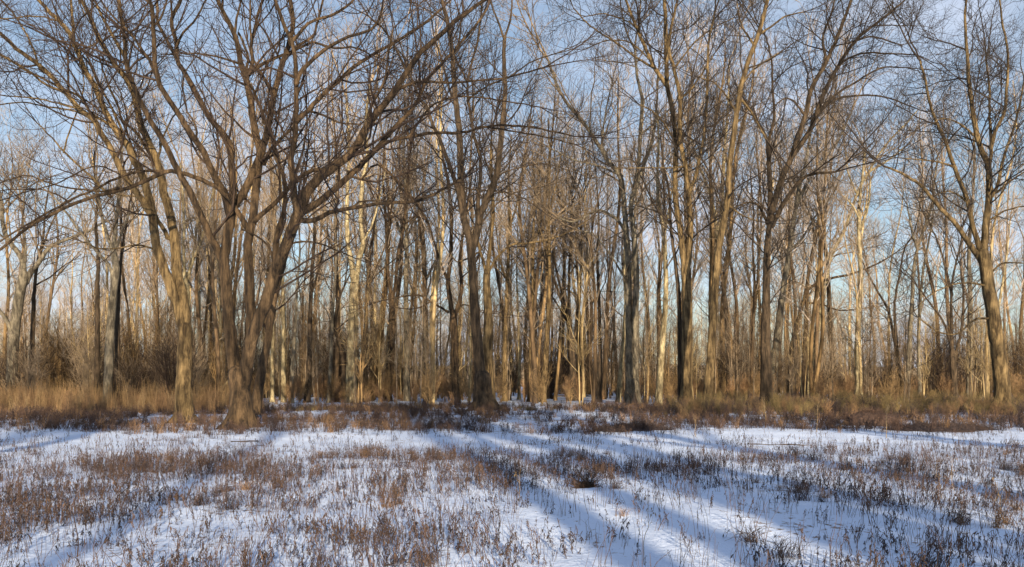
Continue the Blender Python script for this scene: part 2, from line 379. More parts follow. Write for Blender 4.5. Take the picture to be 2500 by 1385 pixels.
tree('leaning_maple', 'brown forked tree with boughs sweeping up to the left, lit pale low trunk', 'ochre', 'twig_brown', 1031,
     [(450, 1034), (449, 960), (450, 890), (452, 840), (452, 800)], 40, 34, [
     ([(452, 815), (440, 775), (430, 740), (416, 700), (404, 668), (390, 625), (380, 590), (374, 540), (366, 495), (358, 462), (347, 430), (336, 405), (326, 388), (312, 355), (289, 326), (266, 289), (245, 245), (231, 208), (208, 173), (188, 124), (173, 87), (144, 52), (115, 23), (85, -10)], 28, 8, -1.0),
     ([(453, 815), (452, 760), (442, 710), (431, 655), (428, 595), (422, 552), (413, 512), (401, 477), (396, 445), (384, 399), (369, 360), (347, 312), (334, 260), (323, 219), (306, 188), (277, 156), (254, 115), (231, 72), (217, 35), (192, -10)], 28, 9, 1.0),
     ([(366, 520), (341, 480), (306, 434), (286, 393), (269, 360), (245, 323), (231, 295), (196, 268), (162, 228), (127, 188), (87, 153), (43, 121), (0, 81), (-40, 50)], 17, 8, -1.6),
     ([(180, 95), (178, 60), (173, 0)], 9, 6, .5),
     ([(127, 188), (95, 165), (82, 120), (60, 75), (30, 30)], 6, 4, .6),
     ([(162, 228), (110, 205), (65, 170), (0, 132)], 7, 4, -.8),
     ([(196, 268), (140, 252), (80, 240), (0, 232)], 5, 3, -.8),
     ([(231, 295), (180, 270), (120, 262), (60, 250), (0, 256)], 5, 3, .8),
     ([(289, 326), (260, 300), (220, 275), (200, 240), (150, 215), (100, 190), (60, 170), (0, 135)], 8, 4, -1.0),
     ([(318, 372), (305, 340), (290, 300), (265, 250), (240, 205), (220, 160), (200, 135)], 7, 4, .9),
     ([(306, 144), (283, 101), (254, 49), (228, -5)], 8, 6, .5),
     ([(422, 555), (415, 590), (400, 560), (384, 535), (372, 510)], 12, 9, -.4),
     ([(375, 390), (350, 350), (330, 320), (300, 295), (285, 250), (270, 220), (250, 170)], 8, 4, .8),
     ([(384, 399), (392, 360), (400, 330), (420, 290), (440, 262)], 6, 3, -.9),
     ([(384, 612), (340, 598), (290, 606), (240, 606), (200, 590)], 5, 3, -1.2),
     ([(347, 480), (310, 478), (270, 470), (245, 460)], 5, 3, .6),
     ([(270, 480), (210, 420), (155, 370), (130, 340), (90, 300)], 7, 3, -1),
     ([(155, 372), (170, 320), (190, 270), (205, 210), (200, 170)], 4, 3, .5),
     ([(144, 52), (100, 40), (60, 42), (0, 46)], 4, 3, -.6),
     ([(188, 124), (240, 100), (205, 30), (190, -5)], 4, 3, -.6),
     ], grow=1.0)

tree('leaning_tree', 'dark leaning trunk half hidden just behind the massive many-stemmed tree', 'brown', 'twig_brown', 1012,
     [(622, 985), (636, 910), (650, 850), (660, 790), (672, 720), (690, 660), (705, 600)], 27, 15, [], Y=38, grow=.7)

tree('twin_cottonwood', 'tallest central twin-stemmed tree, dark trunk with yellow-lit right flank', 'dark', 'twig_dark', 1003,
     [(1181, 1008), (1180, 960), (1178, 925)], 46, 42, [
     ([(1176, 960), (1170, 890), (1162, 800), (1158, 735), (1154, 665), (1148, 595), (1140, 560), (1131, 520), (1126, 452), (1124, 400), (1122, 329), (1112, 243), (1105, 139), (1095, 69), (1077, -8)], 28, 9, 1.2),
     ([(1150, 612), (1158, 590), (1167, 556), (1174, 521), (1192, 480), (1212, 428), (1218, 385), (1226, 312), (1233, 225), (1230, 139), (1232, 90)], 20, 9, -1.2),
     ([(1231, 95), (1215, 50), (1202, 17), (1190, -20)], 6, 4, .3), ([(1231, 95), (1245, 50), (1252, -10)], 6, 4, -.3),
     ([(1170, 545), (1167, 487), (1173, 430), (1171, 380), (1157, 329), (1143, 243), (1140, 198), (1120, 160), (1108, 132)], 11, 5, 1.4),
     ([(1141, 200), (1155, 140), (1167, 104), (1174, 40), (1176, -10)], 6, 4, -.6),
     ([(1143, 243), (1190, 210), (1240, 190), (1300, 150), (1360, 130)], 5, 3, -1.0),
     ([(1133, 540), (1126, 500), (1110, 440), (1095, 400), (1070, 330), (1056, 305), (1043, 263), (1022, 236), (998, 173)], 13, 5, -1.6),
     ([(1112, 243), (1095, 215), (1080, 150), (1060, 90), (1050, 20)], 6, 3, .9),
     ([(1105, 139), (1120, 100), (1125, 50), (1110, 0)], 6, 3, .9),
     ([(1212, 428), (1260, 412), (1330, 400), (1400, 420)], 4, 2, -1.0),
     ([(1167, 556), (1210, 500), (1260, 470), (1330, 455)], 5, 2.5, 1.0),
     ([(1126, 452), (1150, 462), (1210, 468), (1270, 480), (1330, 520)], 4, 2.5, -1.0),
     ], grow=.95)
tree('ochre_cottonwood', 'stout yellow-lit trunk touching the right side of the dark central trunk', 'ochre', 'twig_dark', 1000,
     [(1190, 1000), (1191, 930), (1190, 860), (1192, 800), (1191, 747), (1188, 690), (1189, 662)], 38, 16, [
     ([(1188, 668), (1180, 640), (1171, 610), (1165, 580)], 9, 6, .5),
     ([(1189, 665), (1195, 620), (1199, 580), (1204, 530), (1203, 470), (1198, 400), (1200, 330)], 11, 5, -.6),
     ([(1190, 668), (1216, 625), (1251, 598), (1292, 594), (1355, 580), (1400, 560), (1440, 535)], 7, 3, -1.0),
     ([(1171, 615), (1120, 640), (1100, 622)], 5, 3, -.6),
     ], grow=.6)
tree('forked_tree', 'slender brown tree forking low in a vee left of the central twin trunk', 'brown', 'twig_brown', 985,
     [(1113, 985), (1111, 895), (1110, 830), (1107, 775)], 20, 18, [
     ([(1107, 785), (1097, 721), (1094, 685), (1100, 625), (1102, 539), (1095, 452), (1084, 400), (1070, 345), (1055, 300)], 13, 6, 1.0),
     ([(1107, 780), (1122, 735), (1127, 690), (1122, 643), (1126, 600), (1132, 560)], 12, 6, -1.0),
     ([(1093, 684), (1075, 640), (1056, 580), (1036, 528), (994, 466), (932, 403), (890, 370)], 7, 3, -1.5),
     ([(1094, 762), (1049, 735), (1021, 721), (962, 728), (930, 735)], 6, 3, -1.0),
     ([(1049, 737), (1030, 750), (1000, 755), (960, 750)], 4, 2, .6),
     ([(1118, 745), (1140, 745), (1160, 755)], 4, 3, .3),
     ], grow=.7)
tree('pale_forked_tree', 'pale yellow mottled tree forking midway, between the spreading and central trees', 'pale', 'twig_mid', 985,
     [(857, 985), (858, 895), (861, 808), (864, 735), (864, 700)], 27, 23, [
     ([(863, 715), (859, 645), (849, 591), (848, 469), (852, 400), (850, 320), (846, 240)], 14, 6, .8),
     ([(866, 715), (878, 630), (886, 591), (880, 539), (884, 452), (896, 380), (893, 300), (902, 210)], 14, 6, -.8),
     ([(886, 590), (910, 545), (930, 470), (940, 420)], 6, 3, .5),
     ], grow=.75, tw=1.1)
tree('dark_pole_tree', 'narrow dark upright tree close to the right of the pale forked tree', 'dark', 'twig_dark', 982,
     [(893, 980), (893, 808), (896, 704), (903, 617), (915, 540), (925, 470), (930, 400)], 13, 6, [
     ([(896, 704), (920, 650), (940, 600), (950, 540)], 6, 3, .5)], grow=.6)
tree('brown_forked_tree', 'reddish brown tree with a narrow high fork beside the grey straight trunk', 'brown', 'twig_brown', 981,
     [(945, 982), (952, 900), (956, 840), (958, 756), (955, 722)], 21, 15, [
     ([(956, 735), (950, 690), (945, 617), (940, 504), (935, 430), (940, 340)], 9, 5, .8),
     ([(957, 735), (966, 690), (972, 617), (985, 560), (992, 480), (998, 400)], 10, 5, -.8)], grow=.7)
tree('grey_straight_tree', 'straight grey-brown trunk without a fork, between two forked brown trees', 'grey', 'twig_mid', 980,
     [(993, 982), (993, 843), (991, 704), (993, 600), (990, 480), (985, 380), (988, 280), (984, 180)], 18, 6, [
     ([(993, 610), (975, 560), (960, 500), (958, 430)], 6, 3, .8), ([(990, 500), (1010, 440), (1020, 360)], 5, 3, -.8)], grow=.7)
tree('golden_pole_tree', 'slim golden-lit straight trunk standing alone right of the central trees', 'ochre', 'twig_mid', 980,
     [(1232, 982), (1233, 843), (1239, 669), (1244, 573), (1242, 450), (1248, 330)], 14, 6, [
     ([(1238, 690), (1220, 630), (1212, 560)], 6, 3, .5), ([(1243, 560), (1262, 500), (1280, 420)], 5, 3, .5)], grow=.7)
tree('pale_pole_tree', 'very thin pale stem just right of the golden straight trunk', 'pale', 'twig_mid', 975,
     [(1267, 976), (1268, 900), (1266, 800), (1263, 735), (1262, 650), (1264, 560)], 9, 4, [], grow=.5)
tree('brown_pole_tree', 'straight brown trunk with golden foot, fourth right of the central twin tree', 'ochre', 'twig_mid', 982,
     [(1295, 983), (1297, 880), (1299, 780), (1302, 708), (1301, 600), (1306, 480), (1300, 380)], 15, 6, [
     ([(1301, 610), (1320, 540), (1330, 470)], 6, 3, -.5)], grow=.75)
tree('bent_pole_tree', 'straight tree curving slightly right at its golden-lit foot', 'ochre', 'twig_mid', 983,
     [(1326, 984), (1332, 885), (1339, 765), (1342, 650), (1340, 520), (1342, 400), (1338, 290)], 15, 6, [
     ([(1341, 640), (1325, 580), (1310, 540)], 5, 3, .6), ([(1341, 520), (1360, 440), (1372, 350)], 5, 3, -.5)], grow=.75)
tree('fan_stemmed_tree', 'clump of dark stems fanning up to the left from one foot', 'dark', 'twig_dark', 979,
     [(1400, 978), (1398, 900), (1394, 830)], 18, 15, [
     ([(1394, 840), (1390, 760), (1389, 700), (1392, 600), (1396, 500)], 10, 5, .6),
     ([(1392, 820), (1380, 760), (1356, 693), (1335, 630), (1318, 560)], 9, 4, -.8),
     ([(1394, 800), (1372, 720), (1355, 640), (1350, 560)], 7, 4, .8),
     ([(1398, 860), (1408, 780), (1412, 700), (1406, 600), (1412, 500)], 9, 5, -.6),
     ([(1396, 860), (1385, 790), (1345, 720), (1310, 680)], 6, 3, 1.0)], grow=.9)
tree('clump_companion_tree', 'brown straight trunk growing tight against the fanning dark clump', 'ochre', 'twig_mid', 978,
     [(1416, 979), (1414, 880), (1411, 790), (1416, 700), (1420, 600), (1415, 480)], 14, 6, [], grow=.8)
tree('black_pole_tree', 'thin nearly black trunk with a pale bleached top section', 'dark', 'twig_dark', 983,
     [(1463, 984), (1465, 880), (1464, 794), (1461, 700), (1458, 620), (1462, 540), (1456, 440)], 13, 6, [], grow=.7)
tree('pale_leaning_pole_tree', 'pale smooth stem leaning in towards the dark double trunk', 'pale', 'twig_mid', 982,
     [(1510, 983), (1516, 900), (1522, 830), (1527, 740), (1524, 640), (1526, 560)], 14, 7, [], grow=.4)
tree('double_trunk_tree', 'dark grey double trunk bearing pale spreading limbs high above', 'grey', 'twig_mid', 988,
     [(1544, 992), (1544, 960), (1544, 940)], 38, 34, [
     ([(1538, 960), (1536, 850), (1535, 765), (1534, 660), (1530, 591), (1525, 521), (1521, 469), (1514, 430), (1484, 392), (1463, 357), (1428, 305), (1390, 260), (1366, 222), (1352, 187), (1340, 150)], 22, 6, .9),
     ([(1550, 960), (1551, 850), (1551, 765), (1554, 690), (1552, 625), (1546, 556), (1540, 504), (1550, 452), (1558, 409), (1563, 329), (1567, 243), (1556, 190), (1550, 120)], 20, 6, -.9),
     ([(1548, 470), (1570, 407), (1590, 350), (1600, 290), (1605, 230)], 12, 5, .9),
     ([(1527, 565), (1504, 535), (1463, 513), (1432, 528), (1397, 542), (1360, 530)], 8, 4, -1.5),
     ([(1534, 700), (1522, 674), (1487, 618), (1449, 573), (1414, 563)], 6, 3, -1.5),
     ([(1484, 392), (1470, 350), (1478, 280), (1490, 220)], 7, 3, .9),
     ([(1520, 430), (1460, 405), (1400, 390), (1340, 360)], 5, 3, -.9),
     ([(1563, 329), (1600, 300), (1640, 262)], 6, 3, -.9),
     ], grow=.95, tw=1.1)
tree('tapering_tree', 'light brown trunk leaning right with paler upper half, before the forked pair', 'pale', 'twig_mid', 991,
     [(1607, 993), (1611, 920), (1616, 852), (1622, 780), (1626, 720), (1625, 650), (1621, 573), (1609, 504), (1605, 435), (1608, 350), (1604, 270)], 19, 7, [
     ([(1621, 580), (1630, 530), (1640, 470)], 7, 4, .5)], grow=.7)
tree('shadowed_tree', 'dark slim trunk immediately left of the tall light brown forked tree', 'dark', 'twig_dark', 1000,
     [(1662, 985), (1661, 900), (1659, 800), (1658, 737), (1650, 650), (1638, 560), (1633, 469), (1619, 400), (1612, 330)], 15, 7, [
     ([(1636, 545), (1600, 505), (1570, 440)], 5, 3, .5)], grow=.6)
tree('light_forked_tree', 'tall light brown tree forking once at mid height, sunlit patch on trunk', 'ochre', 'twig_dark', 1001,
     [(1674, 1003), (1676, 940), (1677, 852), (1678, 760), (1677, 700), (1674, 655)], 30, 24, [
     ([(1674, 670), (1666, 610), (1660, 556), (1650, 487), (1648, 420), (1650, 347), (1640, 260), (1629, 208), (1626, 87), (1622, -10)], 16, 9, .9),
     ([(1675, 668), (1682, 610), (1686, 545), (1681, 480), (1676, 425), (1671, 399), (1660, 329), (1660, 243), (1647, 173), (1633, 121), (1640, 60), (1652, 10)], 17, 6, -.9),
     ([(1682, 475), (1699, 428), (1709, 381), (1719, 329), (1726, 243), (1728, 170), (1730, 104), (1745, 30)], 10, 5, -.6),
     ([(1629, 210), (1598, 166), (1570, 104), (1539, 31), (1525, -10)], 11, 6, -1.0),
     ([(1600, 168), (1550, 139), (1508, 107), (1439, 62), (1400, 20)], 6, 3, -1.0),
     ([(1590, 150), (1540, 105), (1480, 100), (1430, 120)], 4, 2.5, .8),
     ([(1570, 104), (1545, 60), (1480, 35), (1430, 40)], 4, 2.5, .8),
     ([(1660, 243), (1690, 215), (1720, 170), (1745, 130)], 6, 3, .8),
     ([(1650, 350), (1620, 300), (1590, 270), (1560, 255)], 5, 3, -.8),
     ([(1675, 405), (1640, 410), (1580, 410), (1500, 412)], 4, 2, -1),
     ([(1645, 170), (1690, 110), (1740, 70), (1790, 45)], 5, 2.5, 1),
     ], grow=1.1)
tree('curving_tree', 'tall smooth brown tree curving up to the right, bright foot in the brush', 'ochre', 'twig_dark', 1008,
     [(1725, 1012), (1729, 950), (1734, 880), (1742, 760), (1748, 680), (1756, 600), (1767, 540), (1777, 480), (1780, 420), (1789, 347), (1799, 277), (1810, 208), (1827, 149), (1851, 87), (1866, 30), (1876, -10)], 23, 9, [
     ([(1810, 210), (1830, 180), (1860, 155), (1900, 130)], 5, 3, .8),
     ([(1811, 245), (1835, 275), (1855, 310), (1870, 340)], 6, 4, .6),
     ([(1851, 87), (1890, 60), (1920, 40), (1960, 30)], 6, 3, -.8),
     ([(1777, 500), (1810, 525), (1850, 540)], 5, 3, -.8),
     ([(1840, 110), (1810, 60), (1800, 10)], 6, 3, .8),
     ([(1799, 277), (1770, 230), (1740, 200), (1710, 190)], 6, 3, -.8),
     ], grow=.8)
tree('yellow_forked_tree', 'pale yellow tree whose lower trunk is hidden behind the curving brown tree', 'pale', 'twig_pale', 975,
     [(1737, 976), (1738, 880), (1741, 790), (1740, 700), (1744, 640), (1749, 600)], 17, 12, [
     ([(1748, 610), (1748, 545), (1735, 480), (1712, 417), (1690, 350), (1678, 300), (1665, 240)], 9, 4, .8),
     ([(1749, 605), (1758, 540), (1763, 480), (1767, 400), (1778, 243), (1780, 150)], 10, 4, -.8),
     ([(1738, 640), (1735, 573), (1740, 490), (1732, 400)], 9, 4, .6)], grow=.8, tw=1.1)
tree('brown_crowned_tree', 'sturdy dark brown tree whose crown sweeps far out to the right', 'dark', 'twig_dark', 1000,
     [(1871, 1004), (1870, 900), (1869, 803), (1871, 715), (1872, 630), (1876, 560), (1880, 528)], 31, 24, [
     ([(1880, 545), (1880, 455), (1877, 390), (1875, 344)], 14, 11, .6),
     ([(1875, 350), (1860, 313), (1820, 248), (1800, 215)], 7, 3, .6),
     ([(1875, 348), (1888, 300), (1890, 270), (1885, 202), (1884, 150), (1870, 90)], 8, 4, -.8),
     ([(1878, 540), (1895, 480), (1911, 430), (1936, 374), (1966, 283), (1981, 217), (2017, 152), (2052, 71), (2078, 0)], 17, 7, -1.2),
     ([(1935, 378), (1960, 345), (1981, 313), (2002, 253), (2030, 190), (2088, 101), (2148, 51), (2199, 10)], 14, 5, 1.5),
     ([(1990, 290), (2022, 248), (2060, 218), (2088, 202), (2148, 167), (2210, 165)], 8, 3, -1.2),
     ([(1994, 272), (2042, 243), (2098, 233), (2163, 238), (2230, 262)], 7, 3, 1.2),
     ([(2030, 190), (2060, 150), (2110, 130), (2180, 132), (2240, 135)], 6, 3, -1.2),
     ([(2088, 101), (2130, 90), (2200, 110)], 5, 3, 1.0),
     ([(1885, 550), (1900, 520), (1921, 485), (1956, 440), (1985, 425), (2040, 420)], 14, 5, -1.5),
     ([(1874, 545), (1850, 500), (1820, 495), (1790, 510)], 8, 3, -1.0),
     ([(1966, 283), (1940, 250), (1915, 240), (1890, 262)], 6, 3, -.8),
     ([(2017, 152), (2010, 90), (2030, 30), (2040, -10)], 7, 4, .8),
     ], grow=1.12)
tree('grey_leaning_tree', 'smooth grey trunk leaning right directly behind the sturdy dark brown tree', 'grey', 'twig_mid', 985,
     [(1884, 985), (1890, 890), (1898, 825), (1906, 750), (1911, 717), (1928, 608), (1941, 520), (1950, 460), (1966, 400), (1978, 330), (1984, 260)], 23, 9, [
     ([(1945, 500), (1975, 440), (2010, 390), (2045, 345), (2080, 270)], 10, 4, .8),
     ([(1928, 612), (1960, 580), (1990, 530), (2030, 480)], 6, 3, -.8)], grow=.85)
tree('crossing_stems_tree', 'brown tree formed by two low stems crossing right of the grey leaning trunk', 'brown', 'twig_mid', 978,
     [(1927, 979), (1930, 890), (1938, 820), (1952, 770), (1967, 717)], 13, 9, [
     ([(1967, 720), (1976, 660), (1988, 608), (1998, 560), (2005, 520)], 9, 5, .8)], grow=.7)
tree('brush_backed_tree', 'upright brown trunk crossed by an arching branch reaching right', 'brown', 'twig_mid', 978,
     [(1962, 979), (1965, 880), (1968, 800), (1971, 717), (1976, 650), (1988, 590), (1996, 540)], 17, 9, [
     ([(1974, 705), (2000, 690), (2036, 678), (2079, 669), (2144, 643), (2188, 617)], 8, 3, -1.2),
     ([(1990, 590), (1980, 530), (1960, 490), (1935, 470)], 6, 3, .8),
     ([(1975, 740), (2010, 745), (2050, 758), (2100, 755)], 5, 3, -1.2)], grow=.8)
tree('white_leaning_tree', 'pale trunk leaning strongly right, its top arching beneath the open sky', 'pale', 'twig_mid', 977,
     [(1972, 978), (1980, 900), (1988, 846), (2000, 780), (2010, 717), (2027, 630), (2058, 569), (2079, 513), (2098, 460), (2122, 418), (2160, 357), (2212, 302), (2240, 270)], 16, 6, [
     ([(2022, 650), (2014, 580), (2010, 520), (2000, 480)], 7, 4, .8),
     ([(2122, 420), (2170, 390), (2220, 350)], 6, 3, .8),
     ([(2090, 470), (2070, 420), (2065, 370)], 6, 3, -.8)], grow=.85)
tree('mottled_tree', 'straight tree with pale mottled upper trunk and dark base, right of centre', 'pale', 'twig_mid', 982,
     [(2097, 983), (2096, 900), (2095, 803), (2100, 720), (2101, 660), (2097, 580), (2098, 500), (2106, 430), (2112, 360)], 19, 9, [
     ([(2101, 560), (2120, 500), (2125, 440)], 7, 4, .8), ([(2100, 540), (2080, 500), (2060, 480)], 6, 3, -.8)], grow=.9)
tree('slanting_tree', 'thin dark tree slanting up to the left from a shared foot', 'dark', 'twig_mid', 980,
     [(2202, 981), (2190, 870), (2170, 764), (2143, 712), (2115, 660), (2095, 610)], 11, 5, [], grow=.8)
tree('slender_tree', 'thin dark tree rising straight from the same foot as the slanting one', 'dark', 'twig_mid', 981,
     [(2203, 982), (2190, 850), (2184, 747), (2195, 677), (2208, 608), (2229, 573), (2245, 520)], 10, 5, [], grow=.8)
tree('sinuous_tree', 'tall pale-topped tree bending gently right left of a narrower twin', 'grey', 'twig_mid', 982,
     [(2214, 984), (2218, 900), (2222, 816), (2228, 720), (2230, 670), (2240, 608), (2260, 549), (2274, 504), (2282, 440), (2290, 380)], 15, 7, [
     ([(2240, 610), (2225, 560), (2215, 500)], 6, 3, .8)], grow=.9)
tree('sinuous_twin_tree', 'narrower grey tree parallel to the pale-topped bending tree', 'grey', 'twig_mid', 982,
     [(2246, 984), (2243, 833), (2252, 677), (2264, 608), (2278, 521), (2276, 440)], 11, 5, [], grow=.8)
tree('vase_tree', 'vase-shaped cluster of dark stems left of the leaning right-hand tree', 'dark', 'twig_dark', 983,
     [(2331, 984), (2329, 920), (2326, 860)], 17, 14, [
     ([(2326, 870), (2323, 790), (2323, 712), (2330, 660), (2345, 600)], 9, 4, .8),
     ([(2325, 860), (2305, 790), (2270, 740), (2240, 700)], 7, 3, -.8),
     ([(2324, 720), (2305, 640), (2290, 590), (2275, 560)], 7, 3, .8),
     ([(2330, 880), (2348, 800), (2352, 720), (2345, 650)], 8, 4, -.8)], grow=1.0)
tree('grey_columnar_tree', 'straight grey trunk just behind the vase-shaped dark cluster', 'grey', 'twig_mid', 980,
     [(2366, 981), (2368, 880), (2369, 780), (2368, 700), (2366, 610), (2374, 500), (2380, 400), (2378, 320)], 17, 7, [], grow=.8)
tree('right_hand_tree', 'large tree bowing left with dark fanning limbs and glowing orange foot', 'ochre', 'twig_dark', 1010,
     [(2449, 1014), (2446, 950), (2439, 880), (2432, 820), (2423, 760), (2414, 705), (2407, 660), (2400, 622)], 37, 28, [
     ([(2398, 640), (2380, 615), (2351, 573), (2326, 539), (2288, 500), (2247, 452), (2195, 421), (2160, 407)], 14, 5, -1.2),
     ([(2399, 625), (2388, 595), (2375, 552), (2364, 497), (2351, 458), (2330, 409), (2309, 347), (2285, 295), (2271, 257), (2260, 201), (2247, 150)], 13, 5, 1.0),
     ([(2402, 640), (2406, 556), (2413, 504), (2415, 433), (2410, 395), (2399, 374), (2385, 329), (2375, 270), (2368, 222), (2364, 173), (2361, 121), (2355, 40), (2361, -10)], 19, 5, -.8),
     ([(2414, 420), (2420, 354), (2416, 295), (2416, 225), (2408, 150)], 9, 4, .8),
     ([(2419, 360), (2430, 319), (2451, 277), (2458, 208), (2461, 132), (2448, 60), (2440, 0)], 9, 4, -1.0),
     ([(2414, 490), (2434, 455), (2451, 381), (2472, 322), (2489, 260), (2500, 200)], 9, 4, 1.0),
     ([(2330, 409), (2290, 395), (2240, 390), (2190, 385)], 5, 2.5, -1.0),
     ([(2375, 330), (2340, 300), (2300, 290), (2280, 300)], 5, 2.5, -1.0),
     ([(2420, 535), (2455, 514), (2500, 504)], 5, 3, -1.0), ([(2423, 663), (2448, 643), (2500, 643)], 5, 3, -1.0),
     ([(2434, 470), (2470, 440), (2520, 410)], 6, 3, -1.0),
     ([(2410, 698), (2364, 691), (2316, 698), (2264, 726), (2236, 757)], 5, 2.5, -1.5),
     ([(2425, 778), (2390, 778), (2378, 781), (2333, 816), (2281, 806), (2240, 775)], 6, 2.5, -1.5),
     ([(2364, 497), (2330, 470), (2300, 468), (2280, 480)], 5, 2.5, .8),
     ], grow=1.2)
tree('companion_tree', 'thin pale tree half hidden behind the large bowing right-hand tree', 'pale', 'twig_mid', 985,
     [(2438, 985), (2440, 880), (2432, 800), (2446, 700), (2458, 620), (2466, 540)], 12, 6, [], grow=.8)
tree('shaggy_tree', 'grey forked tree at the left edge of the thicket', 'grey', 'twig_mid', 990,
     [(28, 940), (30, 881), (36, 800), (45, 740), (53, 695), (60, 672)], 27, 22, [
     ([(58, 690), (56, 640), (46, 619), (17, 581), (6, 538), (4, 494), (-10, 440)], 15, 7, .8),
     ([(62, 690), (74, 668), (101, 633), (121, 604), (173, 581), (217, 564), (250, 545)], 14, 4, -.8),
     ([(58, 650), (62, 600), (55, 550), (60, 480)], 9, 4, .8),
     ([(34, 830), (20, 790), (-10, 745)], 12, 8, -.5)], Y=50, grow=1.0)
tree('thicket_tree', 'dark slim tree in the brown thicket beside the grey forked tree', 'dark', 'twig_dark', 990,
     [(76, 930), (78, 847), (81, 770), (83, 717), (92, 640), (105, 580), (112, 500), (125, 430)], 13, 6, [
     ([(92, 640), (120, 560), (150, 500)], 6, 3, .8)], Y=52, grow=1.1)
tree('thick_grass_tree', 'rugged grey trunk with many ascending limbs behind the tall golden grass', 'grey', 'twig_mid', 992,
     [(262, 940), (267, 850), (271, 790), (276, 725), (284, 655), (278, 620)], 22, 16, [
     ([(279, 625), (279, 590), (283, 552), (289, 494), (292, 420), (300, 350)], 11, 5, .6),
     ([(276, 690), (269, 653), (245, 624), (202, 575), (165, 523), (130, 480)], 9, 4, -1.0),
     ([(278, 620), (269, 595), (251, 538), (243, 490), (235, 430)], 10, 5, .9),
     ([(286, 600), (300, 560), (320, 510), (335, 480)], 6, 3, -.7)], Y=46, grow=1.1)
tree('rugged_tree', 'straight brown tree just left of the rugged grey trunk', 'dark', 'twig_mid', 992,
     [(236, 940), (238, 850), (238, 711), (240, 639), (234, 552), (237, 494), (230, 400), (238, 330)], 15, 7, [], Y=48, grow=1.0)
tree('rugged_companion_tree', 'dark trunk fused with the right side of the rugged grey trunk', 'dark', 'twig_dark', 992,
     [(288, 940), (287, 850), (287, 760), (290, 700), (297, 620), (310, 540), (322, 470)], 15, 7, [], Y=47, grow=.9)
tree('cream_pole_tree', 'cream-coloured slim trunk showing close to the right of the leaning lit-foot tree', 'pale', 'twig_mid', 980,
     [(486, 960), (486, 868), (487, 790), (487, 717), (480, 640), (476, 560)], 10, 5, [], Y=62, grow=.9)
tree('cream_vee_tree', 'cream tree splitting in a wide vee behind the leaning lit-foot tree', 'pale', 'twig_mid', 980,
     [(460, 950), (460, 850), (459, 760), (455, 700), (452, 668)], 15, 13, [
     ([(453, 690), (448, 610), (450, 552), (446, 480), (440, 400)], 9, 5, .6),
     ([(455, 690), (470, 640), (490, 590), (508, 530), (520, 470), (530, 430)], 9, 4, -.6),
     ([(461, 665), (475, 600), (482, 550), (490, 480)], 6, 3, .8)], Y=58, grow=.9)
tree('pale_thin_tree', 'thin white-lit trunk in the gap left of the massive many-stemmed tree', 'pale', 'twig_mid', 980,
     [(537, 960), (537, 868), (538, 780), (536, 700), (530, 620)], 9, 4, [], Y=62, grow=.8)
tree('cream_twisted_tree', 'pale thin straight trunk seen just right of the dark leaning trunk', 'pale', 'twig_mid', 980,
     [(664, 962), (665, 880), (667, 808), (668, 740), (672, 660), (668, 580)], 11, 5, [], Y=60, grow=.8)
tree('bright_pole_tree', 'bright cream pole-like trunk, second right of the massive many-stemmed tree', 'pale', 'twig_mid', 978,
     [(693, 965), (692, 870), (692, 800), (690, 687), (686, 600), (690, 500), (684, 420)], 12, 5, [], Y=60, grow=.8)
tree('tan_tree', 'tan narrow tree between the bright cream pole and the shadowy trunk', 'grey', 'twig_mid', 980,
     [(711, 968), (716, 870), (722, 780), (725, 700), (732, 620), (730, 540)], 12, 6, [], Y=57, grow=.8)
tree('shadowy_tree', 'brown straight trunk midway between massive tree and pale forked tree', 'dark', 'twig_mid', 983,
     [(750, 985), (756, 860), (758, 756), (762, 660), (768, 570), (764, 480), (770, 380)], 16, 7, [
     ([(760, 720), (780, 650), (795, 590)], 6, 3, .5)], grow=.8)
tree('narrow_tree', 'narrow grey tree shortly left of the pale forked tree', 'grey', 'twig_mid', 975,
     [(803, 976), (808, 870), (812, 760), (817, 700), (821, 620), (818, 530), (824, 430)], 11, 5, [], Y=58, grow=.8)
tree('crooked_tree', 'crooked dark trunk bending left low down beside the pale forked tree', 'dark', 'twig_dark', 975,
     [(838, 970), (838, 900), (832, 850), (818, 805), (822, 750), (840, 700)], 11, 5, [], Y=60, grow=.8)
tree('sunlit_bole_tree', 'light trunk directly left of the central tree, cut by its shadowed bark', 'pale', 'twig_mid', 980,
     [(1146, 975), (1149, 843), (1150, 760), (1144, 680), (1146, 600)], 8, 4, [], Y=64, grow=.7)
tree('late_tree', 'small grey tree left of the forked vee tree, rising from snow', 'grey', 'twig_mid', 980,
     [(1040, 978), (1042, 900), (1036, 810), (1030, 760), (1022, 700), (1026, 600)], 11, 5, [], Y=60, grow=.8)
tree('dark_mid_tree', 'dark straight trunk behind the curving brown tree, to its right', 'dark', 'twig_dark', 980,
     [(1778, 980), (1778, 890), (1774, 800), (1768, 730), (1764, 690)], 12, 8, [
     ([(1765, 700), (1770, 640), (1782, 580), (1800, 500)], 6, 3, .5)], Y=58, grow=.7)
tree('steel_tree', 'thin brown tree between the curving tree and sturdy dark brown tree', 'brown', 'twig_mid', 980,
     [(1838, 980), (1836, 880), (1840, 760), (1842, 690), (1838, 600), (1840, 520), (1832, 430)], 11, 5, [], Y=58, grow=.8)

def nearest_depth(done, x, y, Y):
    best = None; bd = 1e9
    for A in done:
        d = (A[:, 3] - x) ** 2 + (A[:, 4] - y) ** 2
        k = int(d.argmin())
        if d[k] < bd: bd = d[k]; best = A[k, 1]
    return best if best is not None else Y

